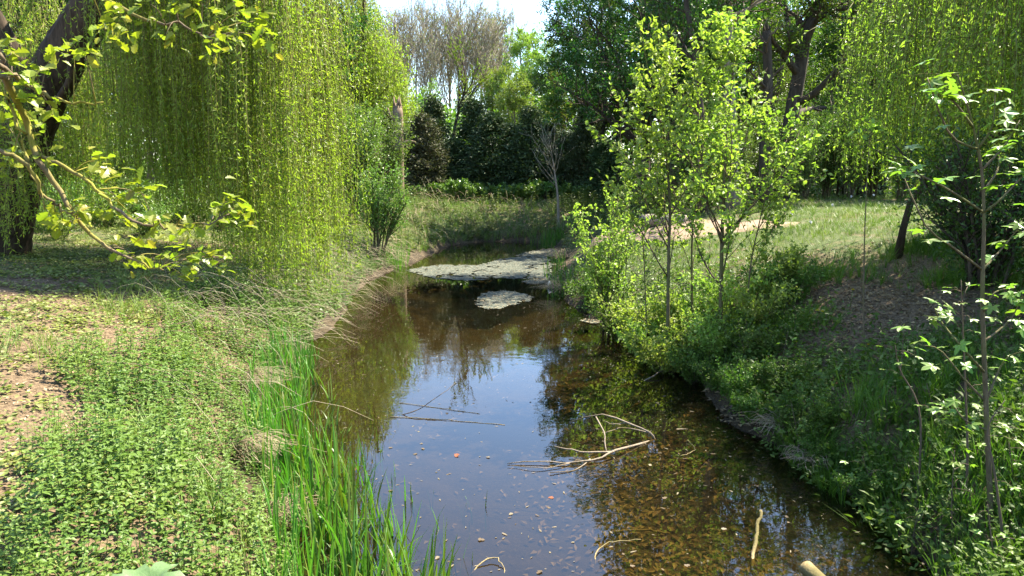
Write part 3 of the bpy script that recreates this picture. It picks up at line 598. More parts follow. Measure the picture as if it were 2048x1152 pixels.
def big_willow():
    r = rng_(61); b = gp(-10, 18.0)
    T = spline([b, at(15, 420, 17.8), at(45, 290, 17.5), at(95, 170, 17.2), at(165, 50, 17), at(215, -40, 17), at(250, -140, 17)], 14)[None]; RT = flare(14, .62, .55, 1.25)[None]
    g = G(); gnarled(g, T[0], RT[0], 1)
    t = thing('weeping_willow', 'large weeping willow with a dense yellow-green hanging curtain and leaning trunk', 'tree', b)
    # limbs arching over
    tips = [(-4.2, 16.8, 8.2), (-4.6, 18.8, 8.6), (-5, 15, 8), (-6.5, 20.5, 9.5), (-8, 14.5, 8.8), (-10.5, 15, 8.2), (-13, 17, 8), (-11, 20.5, 9), (-4.5, 17.8, 8.6), (-6, 17.5, 9.8)]
    st = T[0, -1]; st2 = T[0, 9]
    LB = []
    for k, tp in enumerate(tips):
        tp = np.array(tp); s0 = st if k % 2 else T[0, 11]; mid = (s0 + tp) / 2 + np.array([0, 0, 1.3 if tp[0] > -9 else .6]); LB.append(spline([s0, (s0 * 2 + mid) / 3 + [0, 0, .5], mid, tp + [0, 0, .1]], 10))
    LB = np.stack(LB); RLB = np.linspace(.2, .035, 10)[None].repeat(len(tips), 0); tubes(g, LB, RLB, 7)
    for pts, ra in [([at(70, 230, 17.3), at(35, 130, 17), at(-10, 40, 16.8), at(-60, -60, 16.6)], (.28, .16)), ([at(45, 290, 17.5), at(130, 180, 16.6), at(140, 130, 16.4)], (.1, .05))]:
        q = spline(pts, 8); tubes(g, q, np.linspace(ra[0], ra[1], 8), 8)
    g.obj('trunk', ['willow_bark'], t, b)
    c = G(); W, RW = grow(r, LB, RLB, 150, (.25, 1), (.2, .4), (30, 75), .05, 6, .15, .35, .3, curve=-.12); tubes(c, W, np.maximum(RW, .01), 4, 0)
    nc = 120
    cx = np.concatenate([r.uniform(-8.8, -4.2, 78), r.uniform(-13.5, -4.4, nc - 78)]); cyy = np.where(np.arange(nc) % 5 < 2, r.uniform(14.6, 16.2, nc), r.uniform(16, 21, nc))
    cyy = np.minimum(np.where(cx > -5, np.clip(cyy, 15.6, 19), cyy), -cx / .225)
    topz = np.interp(cx * 17 / cyy, [-13, -9, -6, -4.6, -3.9], [8.2, 10, 10, 9.2, 8.2]) - .3 * np.abs(cyy - 17.5) * .3
    hid = (1024 + FPX * cx / cyy < 250) & (cyy < 19); cyy = np.where(hid, r.uniform(18.6, 21.5, nc), cyy); topz = np.where(hid, topz - r.uniform(0, 2.5, nc), topz)
    pxc = 1024 + FPX * cx / cyy
    py = np.interp(pxc, [0, 90, 130, 300, 440, 480, 560, 660, 690, 720, 760, 830], [490, 480, 420, 415, 425, 545, 590, 575, 520, 420, 365, 330]) + r.normal(scale=22, size=nc)
    botz = CAMZ - (py - HOR) / FPX * cyy; botz = np.maximum(botz, height(cx, cyy) + .1)
    botz = np.where((cyy > 17.5) & (r.random(nc) < .55), botz + r.uniform(.5, 2.2, nc), botz)
    ex = 10; cx = np.append(cx, r.uniform(-11.2, -9.6, ex)); cyy = np.append(cyy, r.uniform(15.2, 16.4, ex)); topz = np.append(topz, r.uniform(5.2, 6.4, ex)); botz = np.append(botz, r.uniform(1.7, 2.4, ex)); nc += ex
    per = r.integers(13, 24, nc); idx = np.repeat(np.arange(nc), per); n = len(idx)
    an = np.stack([cx[idx], cyy[idx], topz[idx]], -1) + r.normal(scale=1, size=(n, 3)) * [.17, .22, .3]
    an[:, 2] -= np.where(r.random(n) < .45, r.uniform(0, 3.2, n), r.uniform(0, .6, n))
    bt = np.maximum(np.minimum(botz[idx] + np.abs(r.normal(scale=1.1, size=n)) , an[:, 2] - .8), height(an[:, 0], an[:, 1]) + .06)
    strands(r, an, bt, r.normal(scale=.34, size=(n, 3)) * [1, 1, 0], .052, .105, .024, c)
    c.obj('crown', ['willow_twig', 'willow_leaf'], t, b)
big_willow()
def far_willow():
    r = rng_(63); b = gp(735, 46); t = thing('far_willow', 'distant weeping willow with drooping light green boughs beside the leafless trees', 'tree', b)
    T = spline([b, b + [.1, 0, 3], b + [.2, 0, 6], b + [.1, 0, 9]], 9)[None]; RT = flare(9, .4, .4)[None]; g = G(); tubes(g, T, RT, 10)
    nc = 150; a = r.uniform(0, 6.28, nc); q = np.sqrt(r.uniform(.02, 1, nc)); cx = b[0] - .4 + np.cos(a) * q * 3.3; cyy = b[1] + np.sin(a) * q * 3.4
    topz = b[2] + 12.8 - 4.5 * q ** 2 + r.normal(scale=.4, size=nc) - np.maximum(cx - b[0] + .4, 0) * 1.3; LB = np.stack([spline([T[0, 6 + k % 3], [(cx[k] + b[0]) / 2, (cyy[k] + b[1]) / 2, topz[k] - .6], [cx[k], cyy[k], topz[k]]], 7) for k in range(0, nc, 6)]); tubes(g, LB, np.linspace(.12, .03, 7)[None].repeat(len(LB), 0), 5); g.obj('trunk', ['willow_bark'], t, b)
    botz = np.where(q > .6, b[2] + r.uniform(.8, 4.5, nc), b[2] + r.uniform(2, 6, nc)); per = r.integers(10, 17, nc); idx = np.repeat(np.arange(nc), per); n = len(idx)
    an = np.stack([cx[idx], cyy[idx], topz[idx]], -1) + r.normal(scale=1, size=(n, 3)) * [.4, .4, .4]; an[:, 2] -= np.where(r.random(n) < .5, r.uniform(0, 4, n), 0); bt = np.minimum(botz[idx] + np.abs(r.normal(scale=.8, size=n)), an[:, 2] - .8)
    c = G(); strands(r, an, bt, r.normal(scale=.5, size=(n, 3)) * [1, 1, 0], .16, .19, .07, c); c.obj('crown', ['willow_twig', 'willow_leaf'], t, b)
far_willow()
def right_willow():
    r = rng_(62); b = np.array([11.2, 13.5, gz(11.2, 13.5) - .05])
    T = spline([b, b + [-.5, -.2, 2], b + [-1.2, -.5, 4.5], b + [-1.6, -.8, 7]], 10)[None]; RT = flare(10, .42, .5)[None]
    g = G(); tubes(g, T, RT, 12); t = thing('pale_willow', 'pale yellow-green weeping willow leaning over the shaded bank', 'tree', b)
    tips = [(7.2, 14.5, 7.0), (7.6, 12.2, 7.6), (8.0, 10.2, 7.6), (9.8, 9.3, 7.8), (12, 10, 7.8), (14, 13, 8), (12, 17, 8), (9, 16.5, 8.2), (7.2, 15.5, 7.4), (6.4, 11.4, 7.0), (8, 8.4, 7.4)]
    LB = np.stack([spline([T[0, 7], (T[0, 7] + np.array(q)) / 2 + [0, 0, 1.6], np.array(q) + [0, 0, .3]], 9) for q in tips]); RLB = np.linspace(.15, .03, 9)[None].repeat(len(tips), 0); tubes(g, LB, RLB, 6)
    q0 = gp(1795, 14.2); q = spline([q0, at(1822, 400, 14.2), at(1862, 350, 14), at(1950, 290, 13.4), T[0, 4]], 9); q[1:-1] += r.normal(scale=.05, size=(7, 3)); tubes(g, q, np.array([.09, .065, .06, .062, .065, .07, .08, .09, .1]), 8)
    g.obj('trunk', ['willow_bark'], t, b)
    c = G(); W, RW = grow(r, LB, RLB, 130, (.2, 1), (.2, .45), (30, 75), .05, 6, .15, .4, .3, curve=-.12); tubes(c, W, np.maximum(RW, .009), 3, 0)
    nc = 92; cx = r.uniform(6.6, 10.8, nc); cyy = r.uniform(7.2, 16.5, nc)
    cyy = np.where(cx < 8, np.maximum(cyy, 10.5 + .5 * (8 - cx)), cyy)
    topz = 8.6 - .05 * (cx - 10) ** 2 - .04 * (cyy - 13) ** 2 - np.where(cx < 7, 1.4, 0)
    pxc = 1024 + FPX * cx / cyy; py = np.interp(pxc, [1600, 1660, 1720, 1800, 1900, 2048], [200, 300, 380, 370, 300, 280]) + r.normal(scale=35, size=nc)
    botz = np.clip(CAMZ - (py - HOR) / FPX * cyy, 2.5, 8)
    per = r.integers(12, 24, nc); idx = np.repeat(np.arange(nc), per); n = len(idx)
    an = np.stack([cx[idx], cyy[idx], topz[idx]], -1) + r.normal(scale=1, size=(n, 3)) * [.35, .35, .35]; an[:, 2] -= np.where(r.random(n) < .4, r.uniform(0, 2.2, n), 0)
    bt = np.minimum(botz[idx] + np.abs(r.normal(scale=.6, size=n)), an[:, 2] - .6)
    strands(r, an, bt, r.normal(scale=.5, size=(n, 3)) * [1, 1, 0], .064, .105, .03, c)
    c.obj('crown', ['willow_twig', 'willow_pale'], t, b)
right_willow()

# ------------------------------------------------------------------ shrubs and saplings
def shrub_mesh(seed, h, rad, stems, nleaf, ls, leafm, bark='twig_bark', n2=90, spread=.45, r0=.02, low=.2, up=.25, clump=.05, big=False, upright=.35):
    r = rng_(seed); a = r.uniform(0, 6.28, stems); o = np.stack([np.cos(a), np.sin(a), a * 0], -1) * (r.uniform(.02, .22, stems) * rad)[:, None]
    k = 7; tt = np.linspace(0, 1, k); hh = h * r.uniform(.65, 1.0, stems); lean = np.stack([np.cos(a), np.sin(a), a * 0], -1) * (rad * r.uniform(.2, 1, stems) * spread * 1.6)[:, None]
    P = o[:, None] + lean[:, None] * (tt ** 1.4)[None, :, None]; P[:, :, 2] += hh[:, None] * tt; P[:, 1:] += np.cumsum(r.normal(scale=.02 * h / 2, size=(stems, k - 1, 3)) * [1, 1, .2], 1)
    R = r0 * np.linspace(1, .3, k)[None] * r.uniform(.6, 1.2, (stems, 1))
    A, RA = grow(r, P, R, n2, (low, 1), (.18, .42), (25, 60), up, 5, .12, .6, .35)
    g = G(); tubes(g, P, R, 5, 0)
    c = G(); tubes(c, A, np.maximum(RA, .003), 3, 0)
    Q, D = along(r, np.concatenate([A, A, P[:, -5:]]), nleaf, (.1, 1)); Q = Q + r.normal(scale=clump, size=Q.shape)
    N = nrm(Z3 * .9 + r.normal(scale=.6, size=(nleaf, 3))); D = nrm(D * .4 + r.normal(scale=.6, size=(nleaf, 3)) - Z3 * .1)
    leaves(c, Q, D, N, ls * r.uniform(.6, 1.25, nleaf), ls * .65 * r.uniform(.7, 1.2, nleaf), 1, big=big)
    return g.mesh('stems%d' % seed, [bark]), c.mesh('leaves%d' % seed, [bark, leafm])
def plant_shrub(name, meshes, loc, rz, s, label, cat='shrub', group=None):
    t = thing(name, label, cat, loc, rz, s, group)
    for nm, me in zip(('stem', 'crown'), meshes):
        o = bpy.data.objects.new(nm, me); C.objects.link(o); o.parent = t
    return t
lau = [shrub_mesh(70 + i, .95, .8, 12, 1500, .12, 'laurel_leaf', n2=80) for i in range(2)]
for i, (px, yy, s) in enumerate([(840, 39.6, .7), (865, 40.2, .85), (892, 40.0, 1.0), (915, 40.2, 1.05), (938, 40.0, 1.0), (962, 40.4, .85)]):
    plant_shrub('laurel_bush', lau[i % 2], gp(px, yy), i * 1.3, s, 'low sunlit bright green bush in front of the conifer hedge', 'bush', 'sunlit bushes in front of the hedge')
for i, (px, yy, s) in enumerate([(1000, 40.2, .85), (1030, 40.6, .9), (1062, 40.2, 1.0), (1085, 40.5, 1.05), (1125, 40, .9), (1160, 39.4, .9)]):
    plant_shrub('shaded_bush', lau[i % 2], gp(px, yy), i * 1.7, s, 'low shaded green bush beneath the conifers near the bare sapling', 'bush', 'shaded bushes beneath the conifers')
low0 = shrub_mesh(89, 1.2, 1.3, 14, 2600, .1, 'elder_leaf', 'twig_bark', 120, .6, .012, .05, clump=.08)
eld = shrub_mesh(75, 3.2, 1.5, 9, 5200, .1, 'elder_leaf', 'bark_young', 170, .5, .05, .25, clump=.09)
plant_shrub('elder_shrub', eld, gp(752, 25.6), .4, .86, 'rounded elder shrub with bare crooked stems at the water edge by the willow', 'shrub')
eld2 = shrub_mesh(76, 5.2, 1.9, 8, 8000, .12, 'elder_leaf', 'bark_young', 200, .5, .06, .1, clump=.12)
plant_shrub('tall_elder', eld2, gp(712, 30), .4, .82, 'tall leafy shrub behind the willow strands and the elder', 'shrub')
plant_shrub('tall_elder', eld2, gp(770, 34), 2.4, .8, 'leafy green shrub in front of the broken dead trunk', 'shrub')
for i, (px, yy, s) in enumerate([(20, 22.5, 1.0), (90, 24, 1.1), (150, 26, 1.2), (215, 24.5, 1.0), (275, 27, 1.2), (330, 25.5, 1.1), (395, 27.5, 1.2), (450, 26, 1.0), (510, 28, 1.2), (120, 21.5, .7), (300, 22.8, .7)]):
    plant_shrub('understorey_bush', low0, gp(px, yy), i * 1.9, s, 'low dim green bush on the shaded ground beneath the weeping willow', 'bush', 'low bushes beneath the willow')
for i, (px, yy, s) in enumerate([(240, 30, .75), (360, 31, .7), (60, 29, .8), (460, 32, .7), (560, 31, .6), (150, 31, .7)]):
    plant_shrub('woodland_shrub', eld2, gp(px, yy), i * 1.1, s, 'dim leafy shrub at the wood edge seen beneath the willow curtain', 'shrub', 'shrubs at the wood edge behind the willow')
for i, (px, yy, s) in enumerate([(1460, 31, .55), (1520, 29, .5), (1565, 31, .6), (1610, 28.5, .5), (1650, 30, .62), (1700, 28.5, .55), (1745, 30, .7), (1380, 31, .7), (1800, 28, .65), (1860, 27, .7), (1930, 26, .75), (1420, 33, .8), (1590, 34, .8), (1680, 34, .85), (1990, 26, .8)]):
    plant_shrub('woodland_shrub', eld2, gp(px, yy), i * 1.4, s, 'dim leafy shrub at the wood edge beyond the grassy bank', 'shrub', 'shrubs at the wood edge beyond the grassy bank')
# dark evergreen shrubs in the shade at the right
yew = shrub_mesh(77, 2.7, 1.7, 14, 7500, .08, 'dark_leaf', 'bark_dark', 300, .6, .04, .05, clump=.2)
for i, (x, y, s, lab) in enumerate([(7.1, 11.2, .85, 'dark drooping evergreen shrub on the shaded bank below the pale willow'), (8.6, 10.4, 1.0, 'bushy dark evergreen on the shaded bank beside the leaning willow limb'), (6.9, 8.8, .7, 'dark evergreen shrub in deep shade behind the maple sapling')]):
    plant_shrub('evergreen_shrub', yew, (x, y, gz(x, y) - .05), i * 2.0, s, lab)
# hazel-like saplings on the right bank
def sapling(name, seed, line, r0, n1, n2, nleaf, ls, label, lr=(.15, .36), ang=(25, 55), low=.1, mat='sapling_leaf', cat='sapling', fork=None):
    r = rng_(seed); line = [np.array(q) for q in line]; b = line[0]; T = spline(line, 14)[None]; RT = flare(14, r0 * .72, .22, 1.2)[None]; nleaf = int(nleaf * (1.08 if nleaf > 100 else 1))
    A, RA = grow(r, T, RT, n1, (low, .98), lr, ang, .2, 7, .09, .5, .3, fall=.9, curve=.05); B, RB = grow(r, A, RA, n2, (.2, 1), (.25, .5), (25, 55), .1, 5, .13, .6, .4)
    t = thing(name, label, cat, b); g = G(); tubes(g, T, RT, 8, 0); g.obj('stem', ['bark_young'], t, b)
    for k in range(min(6, n1)):
        q = G(); tubes(q, A[k], np.maximum(RA[k], .004), 5, 0); q.obj('branch', ['bark_young'], t, b)
    c = G(); tubes(c, A[6:], np.maximum(RA[6:], .004), 4, 0); tubes(c, B, np.maximum(RB, .0025), 3, 0)
    P, D = along(r, np.concatenate([B, B, A[:, -5:], T[:, -5:]]), nleaf, (.1, 1)); P = P + r.normal(scale=.035, size=P.shape)
    N = nrm(Z3 * .9 + r.normal(scale=.55, size=(nleaf, 3))); D = nrm(D * .6 + r.normal(scale=.6, size=(nleaf, 3)) - Z3 * .15)
    leaves(c, P, D, N, ls * r.uniform(.6, 1.25, nleaf), ls * .68 * r.uniform(.8, 1.2, nleaf), 1, big=True); c.obj('crown', ['twig_bark', mat], t, b)
sapling('hazel_sapling', 81, [gp(1440, 12.6), at(1443, 520, 12.6), at(1447, 400, 12.6), at(1453, 280, 12.6), at(1462, 190, 12.6), at(1468, 125, 12.6)], .055, 26, 190, 2300, .098, 'tall sunlit sapling with the thickest yellow-green stem among the bank saplings')
sapling('hazel_sapling', 82, [gp(1335, 12.9), at(1337, 520, 12.9), at(1340, 420, 12.9), at(1332, 300, 12.9), at(1322, 215, 12.9), at(1320, 150, 12.9)], .045, 24, 180, 2100, .098, 'slim sunlit sapling between the upright shoots and the thick-stemmed sapling')
sapling('hazel_sapling', 83, [gp(1385, 13.6), at(1384, 480, 13.6), at(1395, 380, 13.6), at(1405, 260, 13.6), at(1390, 180, 13.6)], .03, 18, 120, 1200, .085, 'thin sapling standing just behind and between two taller leafy saplings')
sapling('hazel_sapling', 84, [gp(1490, 12.4), at(1500, 540, 12.4), at(1520, 440, 12.4), at(1545, 340, 12.2), at(1560, 280, 12)], .022, 16, 90, 800, .085, 'leaning thin sapling arching away from the thick-stemmed sapling')
sapling('hazel_sapling', 85, [gp(1295, 13.6), at(1290, 560, 13.6), at(1285, 480, 13.6), at(1278, 390, 13.6)], .018, 12, 60, 380, .08, 'short thin dark-stemmed sapling beside the upright leafy shoots')
sapling('twiggy_sapling', 86, [gp(1728, 10.2), at(1727, 600, 10.2), at(1729, 480, 10.2), at(1733, 380, 10.2), at(1738, 290, 10.2), at(1742, 262, 10.2)], .018, 8, 14, 46, .1, 'thin dark bare pole sapling with a few leaves at its top on the slope', lr=(.05, .12), low=.8, mat='maple_leaf')
# upright shoots
up1 = shrub_mesh(87, 3.0, 1.0, 16, 2900, .085, 'sapling_leaf', 'bark_young', 150, .5, .016, .1, clump=.03, big=True)
plant_shrub('upright_shoots', up1, gp(1215, 16.0), .3, 1.0, 'cluster of upright leafy shoots at the water edge beside the algae mats', 'shrub')
low1 = shrub_mesh(88, 1.1, 1.0, 16, 2400, .08, 'slope_leaf', 'twig_bark', 120, .6, .01, .05, clump=.05, big=True)
for i, (px, yy, s, lab) in enumerate([(1185, 18.3, .8, 'dense low bush overhanging the water beside the dry pink stalks'), (1255, 14.9, .75, 'low green bush at the foot of the upright leafy shoots'), (1390, 12.0, .62, 'low leafy bush at the foot of the slim sapling'), (1500, 11.6, .7, 'spreading low bush on the bank below the leaning thin sapling'), (1570, 13.0, .7, 'sunlit low bush where the slope meets the bare litter')]):
    plant_shrub('low_bush', low1, gp(px, yy), i * 1.2, s, lab, 'bush')
base_b = shrub_mesh(91, 1.3, 1.0, 18, 2300, .09, 'sapling_leaf', 'bark_young', 120, .6, .01, .05, clump=.05, big=True)
for i, (px, yy, s) in enumerate([(1285, 14.2, .9), (1335, 12.6, .75), (1380, 13.4, .9), (1425, 12.2, .7), (1470, 12.9, .85), (1520, 12.4, .7), (1305, 13.2, .7), (1560, 13.4, .75)]):
    plant_shrub('sapling_thicket', base_b, gp(px, yy), i * 1.7, s, 'sunlit yellow-green bush crowding the feet of the bank saplings', 'bush', 'bushes around the feet of the saplings')
for i, (px, py, s) in enumerate([(1315, 715, .42), (1375, 748, .5), (1432, 785, .45), (1330, 690, .5), (1490, 800, .5), (1530, 850, .42), (1600, 880, .4), (1250, 660, .45), (1560, 790, .5), (1660, 950, .35), (1640, 860, .45), (1740, 1010, .35)]):
    plant_shrub('trailing_bush', low1, on_ground(px, py) - [0, 0, .03], i * 2.2, s, 'small leafy bush spilling over the steep bank towards the dark water', 'bush', 'small bushes spilling down the steep bank')
# bare little tree on the far bank
r = rng_(90); b = gp(1117, 34.8); T = spline([b, at(1116, 400, 34.8), at(1110, 350, 34.8), at(1106, 320, 34.8), at(1100, 290, 34.8)], 10)[None]; RT = flare(10, .075, .15)[None]
A, RA = grow(r, T, RT, 14, (.3, .95), (.3, .5), (30, 60), .2, 6, .12, .5, .3); B, RB = grow(r, A, RA, 60, (.2, 1), (.3, .6), (25, 55), .1, 4)
t = thing('bare_sapling', 'small leafless pale sapling standing alone on the far bank', 'sapling', b)
g = G(); tubes(g, T, RT, 7); g.obj('stem', ['bark_grey'], t, b); g = G(); tubes(g, A, np.maximum(RA, .012), 4); tubes(g, B, np.maximum(RB, .007), 3); g.obj('crown', ['bare_twig'], t, b)

# ------------------------------------------------------------------ oak reaching in from the left
def lobed_leaf(seed, L=.1, W=.058, lobes=4):
    r = rng_(seed); k = 11; t = np.linspace(0, 1, k); env = np.sin(PI * np.clip(t * .93 + .04, 0, 1)) ** .75 * (.55 + .6 * t) * W * .62
    wv = 1 + .32 * np.cos(t * lobes * 2 * PI + PI); hw = np.maximum(env * wv, .003)
    bend = -.18 * L * t ** 2 * r.uniform(.2, 1.4); mid = np.stack([t * 0, t * L, bend], -1); up = .35 * hw
    lf = mid + np.stack([hw * r.uniform(.85, 1.15, k), 0 * t, up], -1); rt = mid + np.stack([-hw * r.uniform(.85, 1.15, k), 0 * t, up], -1)
    V = np.concatenate([mid, lf, rt]); i = np.arange(k - 1)
    F = np.concatenate([np.stack([i, i + k, i + k + 1, i + 1], -1), np.stack([i, i + 1, i + 2 * k + 1, i + 2 * k], -1)])
    g = G(); g.add(V, F); return g
oakm = []
for i in range(4): oakm.append(lobed_leaf(100 + i).mesh('oak_leaf', ['oak_leaf']))
def place_leaf(me, parent, origin, P, D, N, s, name='leaf'):
    D = nrm(np.asarray(D, float)); X_ = nrm(np.cross(D, N)); Nn = np.cross(X_, D)
    o = bpy.data.objects.new(name, me); C.objects.link(o); o.parent = parent; p = np.asarray(P) - origin
    o.matrix_local = Matrix(((X_[0] * s, D[0] * s, Nn[0] * s, p[0]), (X_[1] * s, D[1] * s, Nn[1] * s, p[1]), (X_[2] * s, D[2] * s, Nn[2] * s, p[2]), (0, 0, 0, 1)))
    return o
def oak():
    r = rng_(110); b = np.array([-6.0, 3.6, gz(-6, 3.6) - .05]); t = thing('oak_tree', 'oak with mossy low branches of fresh lobed leaves reaching in front of the willow', 'tree', b)
    T = spline([b, b + [.05, .1, 1.6], b + [.2, .3, 3.4], b + [.1, .3, 5.2], b + [.3, .5, 7]], 12); g = G(); tubes(g, T, flare(12, .3, .4, 1.5), 12); g.obj('trunk', ['bark_dark'], t, b)
    Y = 5.2
    br = [([T[8], at(-120, -90, 4.7), at(40, -60, 5), at(150, -25, Y), at(250, 22, Y), at(330, 48, Y), at(390, 62, Y), at(425, 80, Y)], .022,
           [(230, 20), (258, 62), (300, 8), (332, 68), (215, 40), (440, 62), (470, 75), (432, 100), (485, 22), (512, 42), (524, 72), (212, 68), (405, 8), (350, 20)]),
          ([T[7], at(-160, 60, 4.6), at(0, 130, 5), at(50, 165, Y), at(100, 190, Y), at(160, 205, Y), at(207, 204, Y)], .024,
           [(22, 85), (15, 100), (105, 108), (150, 104), (170, 112), (72, 145), (90, 212), (105, 222)]),
          ([T[6], at(-120, 120, 4.8), at(15, 160, 5), at(42, 232, Y), at(76, 312, Y), at(112, 372, Y), at(150, 430, Y), at(190, 478, Y), at(240, 515, Y), at(290, 534, Y), at(328, 541, Y)], .03,
           [(55, 240), (75, 255), (25, 312), (90, 320), (150, 428), (165, 415), (245, 500), (270, 512), (340, 515), (380, 530), (395, 505), (450, 512), (365, 550), (425, 520), (330, 500)]),
          ([at(76, 312, Y), at(130, 332, Y), at(200, 385, 5.1), at(262, 440, 5.0), at(330, 452, 5), at(400, 450, 5), at(445, 436, 5)], .014,
           [(200, 322), (215, 340), (222, 415), (262, 428), (300, 442), (275, 372), (290, 390), (320, 448), (440, 428), (470, 418), (492, 432), (455, 402), (240, 400), (370, 445)]),
          ([at(-30, 300, 4.9), at(50, 330, 5), at(95, 400, 5.1), at(135, 425, 5.1), at(170, 440, 5.1)], .016, [(30, 225), (12, 245), (20, 330), (110, 430), (125, 440)]),
          ([at(-40, 60, 5), at(10, 130, 5.1), at(20, 200, 5.1), at(45, 270, 5.1), at(60, 330, 5.1), at(90, 420, 5.1)], .018, [(40, 200), (60, 160)])]
    tot = 0; tm = [template(lambda g, i=i: g.add(lobed_leaf(105 + i).V[0], lobed_leaf(105 + i).F[0][0])) for i in range(3)]
    for pts, r0, cl in br:
        k = 26; Pb = spline(pts, k); Pb[1:-1] += r.normal(scale=.012, size=(k - 2, 3)); g = G(); tubes(g, Pb, np.linspace(r0, .0045, k), 6)
        info = []
        for (px, py) in cl:
            e = at(px, py, Y + r.uniform(-.35, .35)); d2 = np.linalg.norm(Pb[6:] - e, axis=1); j = 6 + int(np.argmin(d2 + np.linspace(.15, 0, k - 6))); s0 = Pb[max(j - 1, 0)]
            q = spline([s0, (s0 + e) / 2 + [0, 0, .03], e], 6); tubes(g, q, np.linspace(.0045, .002, 6), 4); info.append((e, nrm(q[-1] - q[-2])))
        bo = g.obj('branch', ['bark_mossy'], t, b)
        for e, d in info:
            for k2 in range(4):
                D = nrm(d * .45 + r.normal(scale=.75, size=3) * [1, 1, .45] - Z3 * .12); N = nrm(Z3 + r.normal(scale=.45, size=3))
                if tot < 298: place_leaf(oakm[r.integers(0, 4)], bo, b, e + r.normal(scale=.035, size=3), D, N, r.uniform(.55, 1.05)); tot += 1
        E_ = np.repeat(np.array([e for e, d in info]), 6, 0); m = len(E_); D = nrm(r.normal(scale=.8, size=(m, 3)) * [1, 1, .45] - Z3 * .12); S = nrm(np.cross(D, nrm(Z3 + r.normal(scale=.45, size=(m, 3))))); N = np.cross(S, D)
        g = G(); base = E_ + r.normal(scale=.045, size=(m, 3)); sc_ = r.uniform(.5, 1.0, m)
        for j in range(m):
            V, FF = tm[j % 3]; g.add(base[j] + (V[:, :1] * S[j] + V[:, 1:2] * D[j] + V[:, 2:] * N[j]) * sc_[j], FF[0][0])
        tag(g.obj('foliage', ['oak_leaf'], bo, b), kind='stuff')
oak()

# ------------------------------------------------------------------ maple saplings on the right
def maple_leaf_mesh(seed):
    r = rng_(seed); tips = [(-128, .62), (-62, .92), (0, 1.0), (62, .92), (128, .62)]; out = [(0, -.02)]
    ang = lambda a, d: (math.sin(math.radians(a)) * d, math.cos(math.radians(a)) * d)
    for i, (a, d) in enumerate(tips):
        d *= r.uniform(.92, 1.08)
        out += [ang(a - 21, d * .62), ang(a - 12, d * .8), ang(a, d), ang(a + 12, d * .8), ang(a + 21, d * .62)]
        if i < 4: out.append(ang((a + tips[i + 1][0]) / 2, .42))
    o = np.array(out) * .5; rr = np.hypot(o[:, 0], o[:, 1]); V = np.column_stack([o[:, 0], o[:, 1] + .02, -.35 * rr ** 2 + .06 * np.abs(np.sin(np.arctan2(o[:, 0], o[:, 1]) * 2.8)) * rr])
    V = np.vstack([[0, .02, 0], V]); n = len(o); F = np.array([[0, 1 + i, 1 + (i + 1) % n] for i in range(n)]); st = G(); st.add(V, F[:, ::-1])
    P = np.array([[[0, -.35, .03], [0, -.15, .02], [0, .02, 0]]]); tubes(st, P, np.full((1, 3), .006), 3, 0); return st
mapm = [maple_leaf_mesh(120 + i).mesh('maple_leaf', ['maple_leaf']) for i in range(3)]
def maple():
    r = rng_(121); Y = 6.0; b = gp(1978, Y)
    t = thing('maple_sapling', 'maple sapling with pale forked branches and large bright lobed leaves over the bank', 'sapling', b)
    T = spline([b, at(1976, 900, Y), at(1970, 760, Y), at(1965, 620, Y), at(1966, 520, Y), at(1968, 430, Y), at(1962, 330, Y), at(1940, 230, 5.9), at(1915, 150, 5.8)], 20); g = G(); tubes(g, T, np.linspace(.024, .006, 20), 8); g.obj('stem', ['bark_young'], t, b)
    tw = [([(1966, 545), (1900, 490), (1850, 450), (1800, 335), (1790, 320)], 5.9), ([(1968, 440), (2000, 400), (2048, 350), (2075, 330)], 5.9), ([(1967, 430), (1890, 375), (1830, 345), (1810, 325)], 5.7), ([(1966, 540), (2010, 490), (2045, 445)], 6.1),
          ([(1950, 300), (1900, 270), (1860, 170), (1855, 155)], 5.7), ([(1965, 340), (2010, 290), (2040, 240)], 6), ([(1958, 300), (1985, 250), (1990, 180)], 6), ([(1972, 715), (1920, 690), (1880, 640), (1868, 615)], 5.9), ([(1972, 700), (2020, 640), (2045, 590)], 6.1),
          ([(1974, 800), (1930, 760), (1880, 700), (1840, 690)], 6), ([(1974, 780), (2010, 720), (2060, 700)], 6.1), ([(1976, 880), (1930, 840), (1900, 800)], 6), ([(1940, 235), (1905, 200), (1880, 190)], 5.8), ([(1968, 400), (1995, 340), (2000, 290)], 6.2), ([(1966, 620), (1990, 585), (2030, 575)], 6)]
    allb = []
    for pts, yy in tw:
        s0 = T[np.argmin(np.linalg.norm(T - at(*pts[0], Y), axis=1))]
        q = spline([s0] + [at(px, py, yy + r.uniform(-.15, .15)) for px, py in pts[1:]], 9); g = G(); tubes(g, q, np.linspace(.011, .003, 9), 5); bo = g.obj('branch', ['bark_young'], t, b); allb.append((bo, q))
    for bo, q in allb + [(None, T)]:
        par = bo if bo is not None else t
        for u in ([.4, .5, .62, .7, .78, .88, .95, 1, 1, 1] if bo is not None else [.95, .98, 1, 1, 1]):
            if u < .9 and r.random() < .1: continue
            e = q[min(int(u * (len(q) - 1)), len(q) - 1)] + r.normal(scale=.05, size=3); D = nrm(r.normal(size=3) * [1, 1, .15] + [0, -.2, -.15]); N = nrm(Z3 + r.normal(scale=.3, size=3))
            s = r.uniform(.13, .21); place_leaf(mapm[r.integers(0, 3)], par, b, e + D * s * .3, D, N, s)
maple()
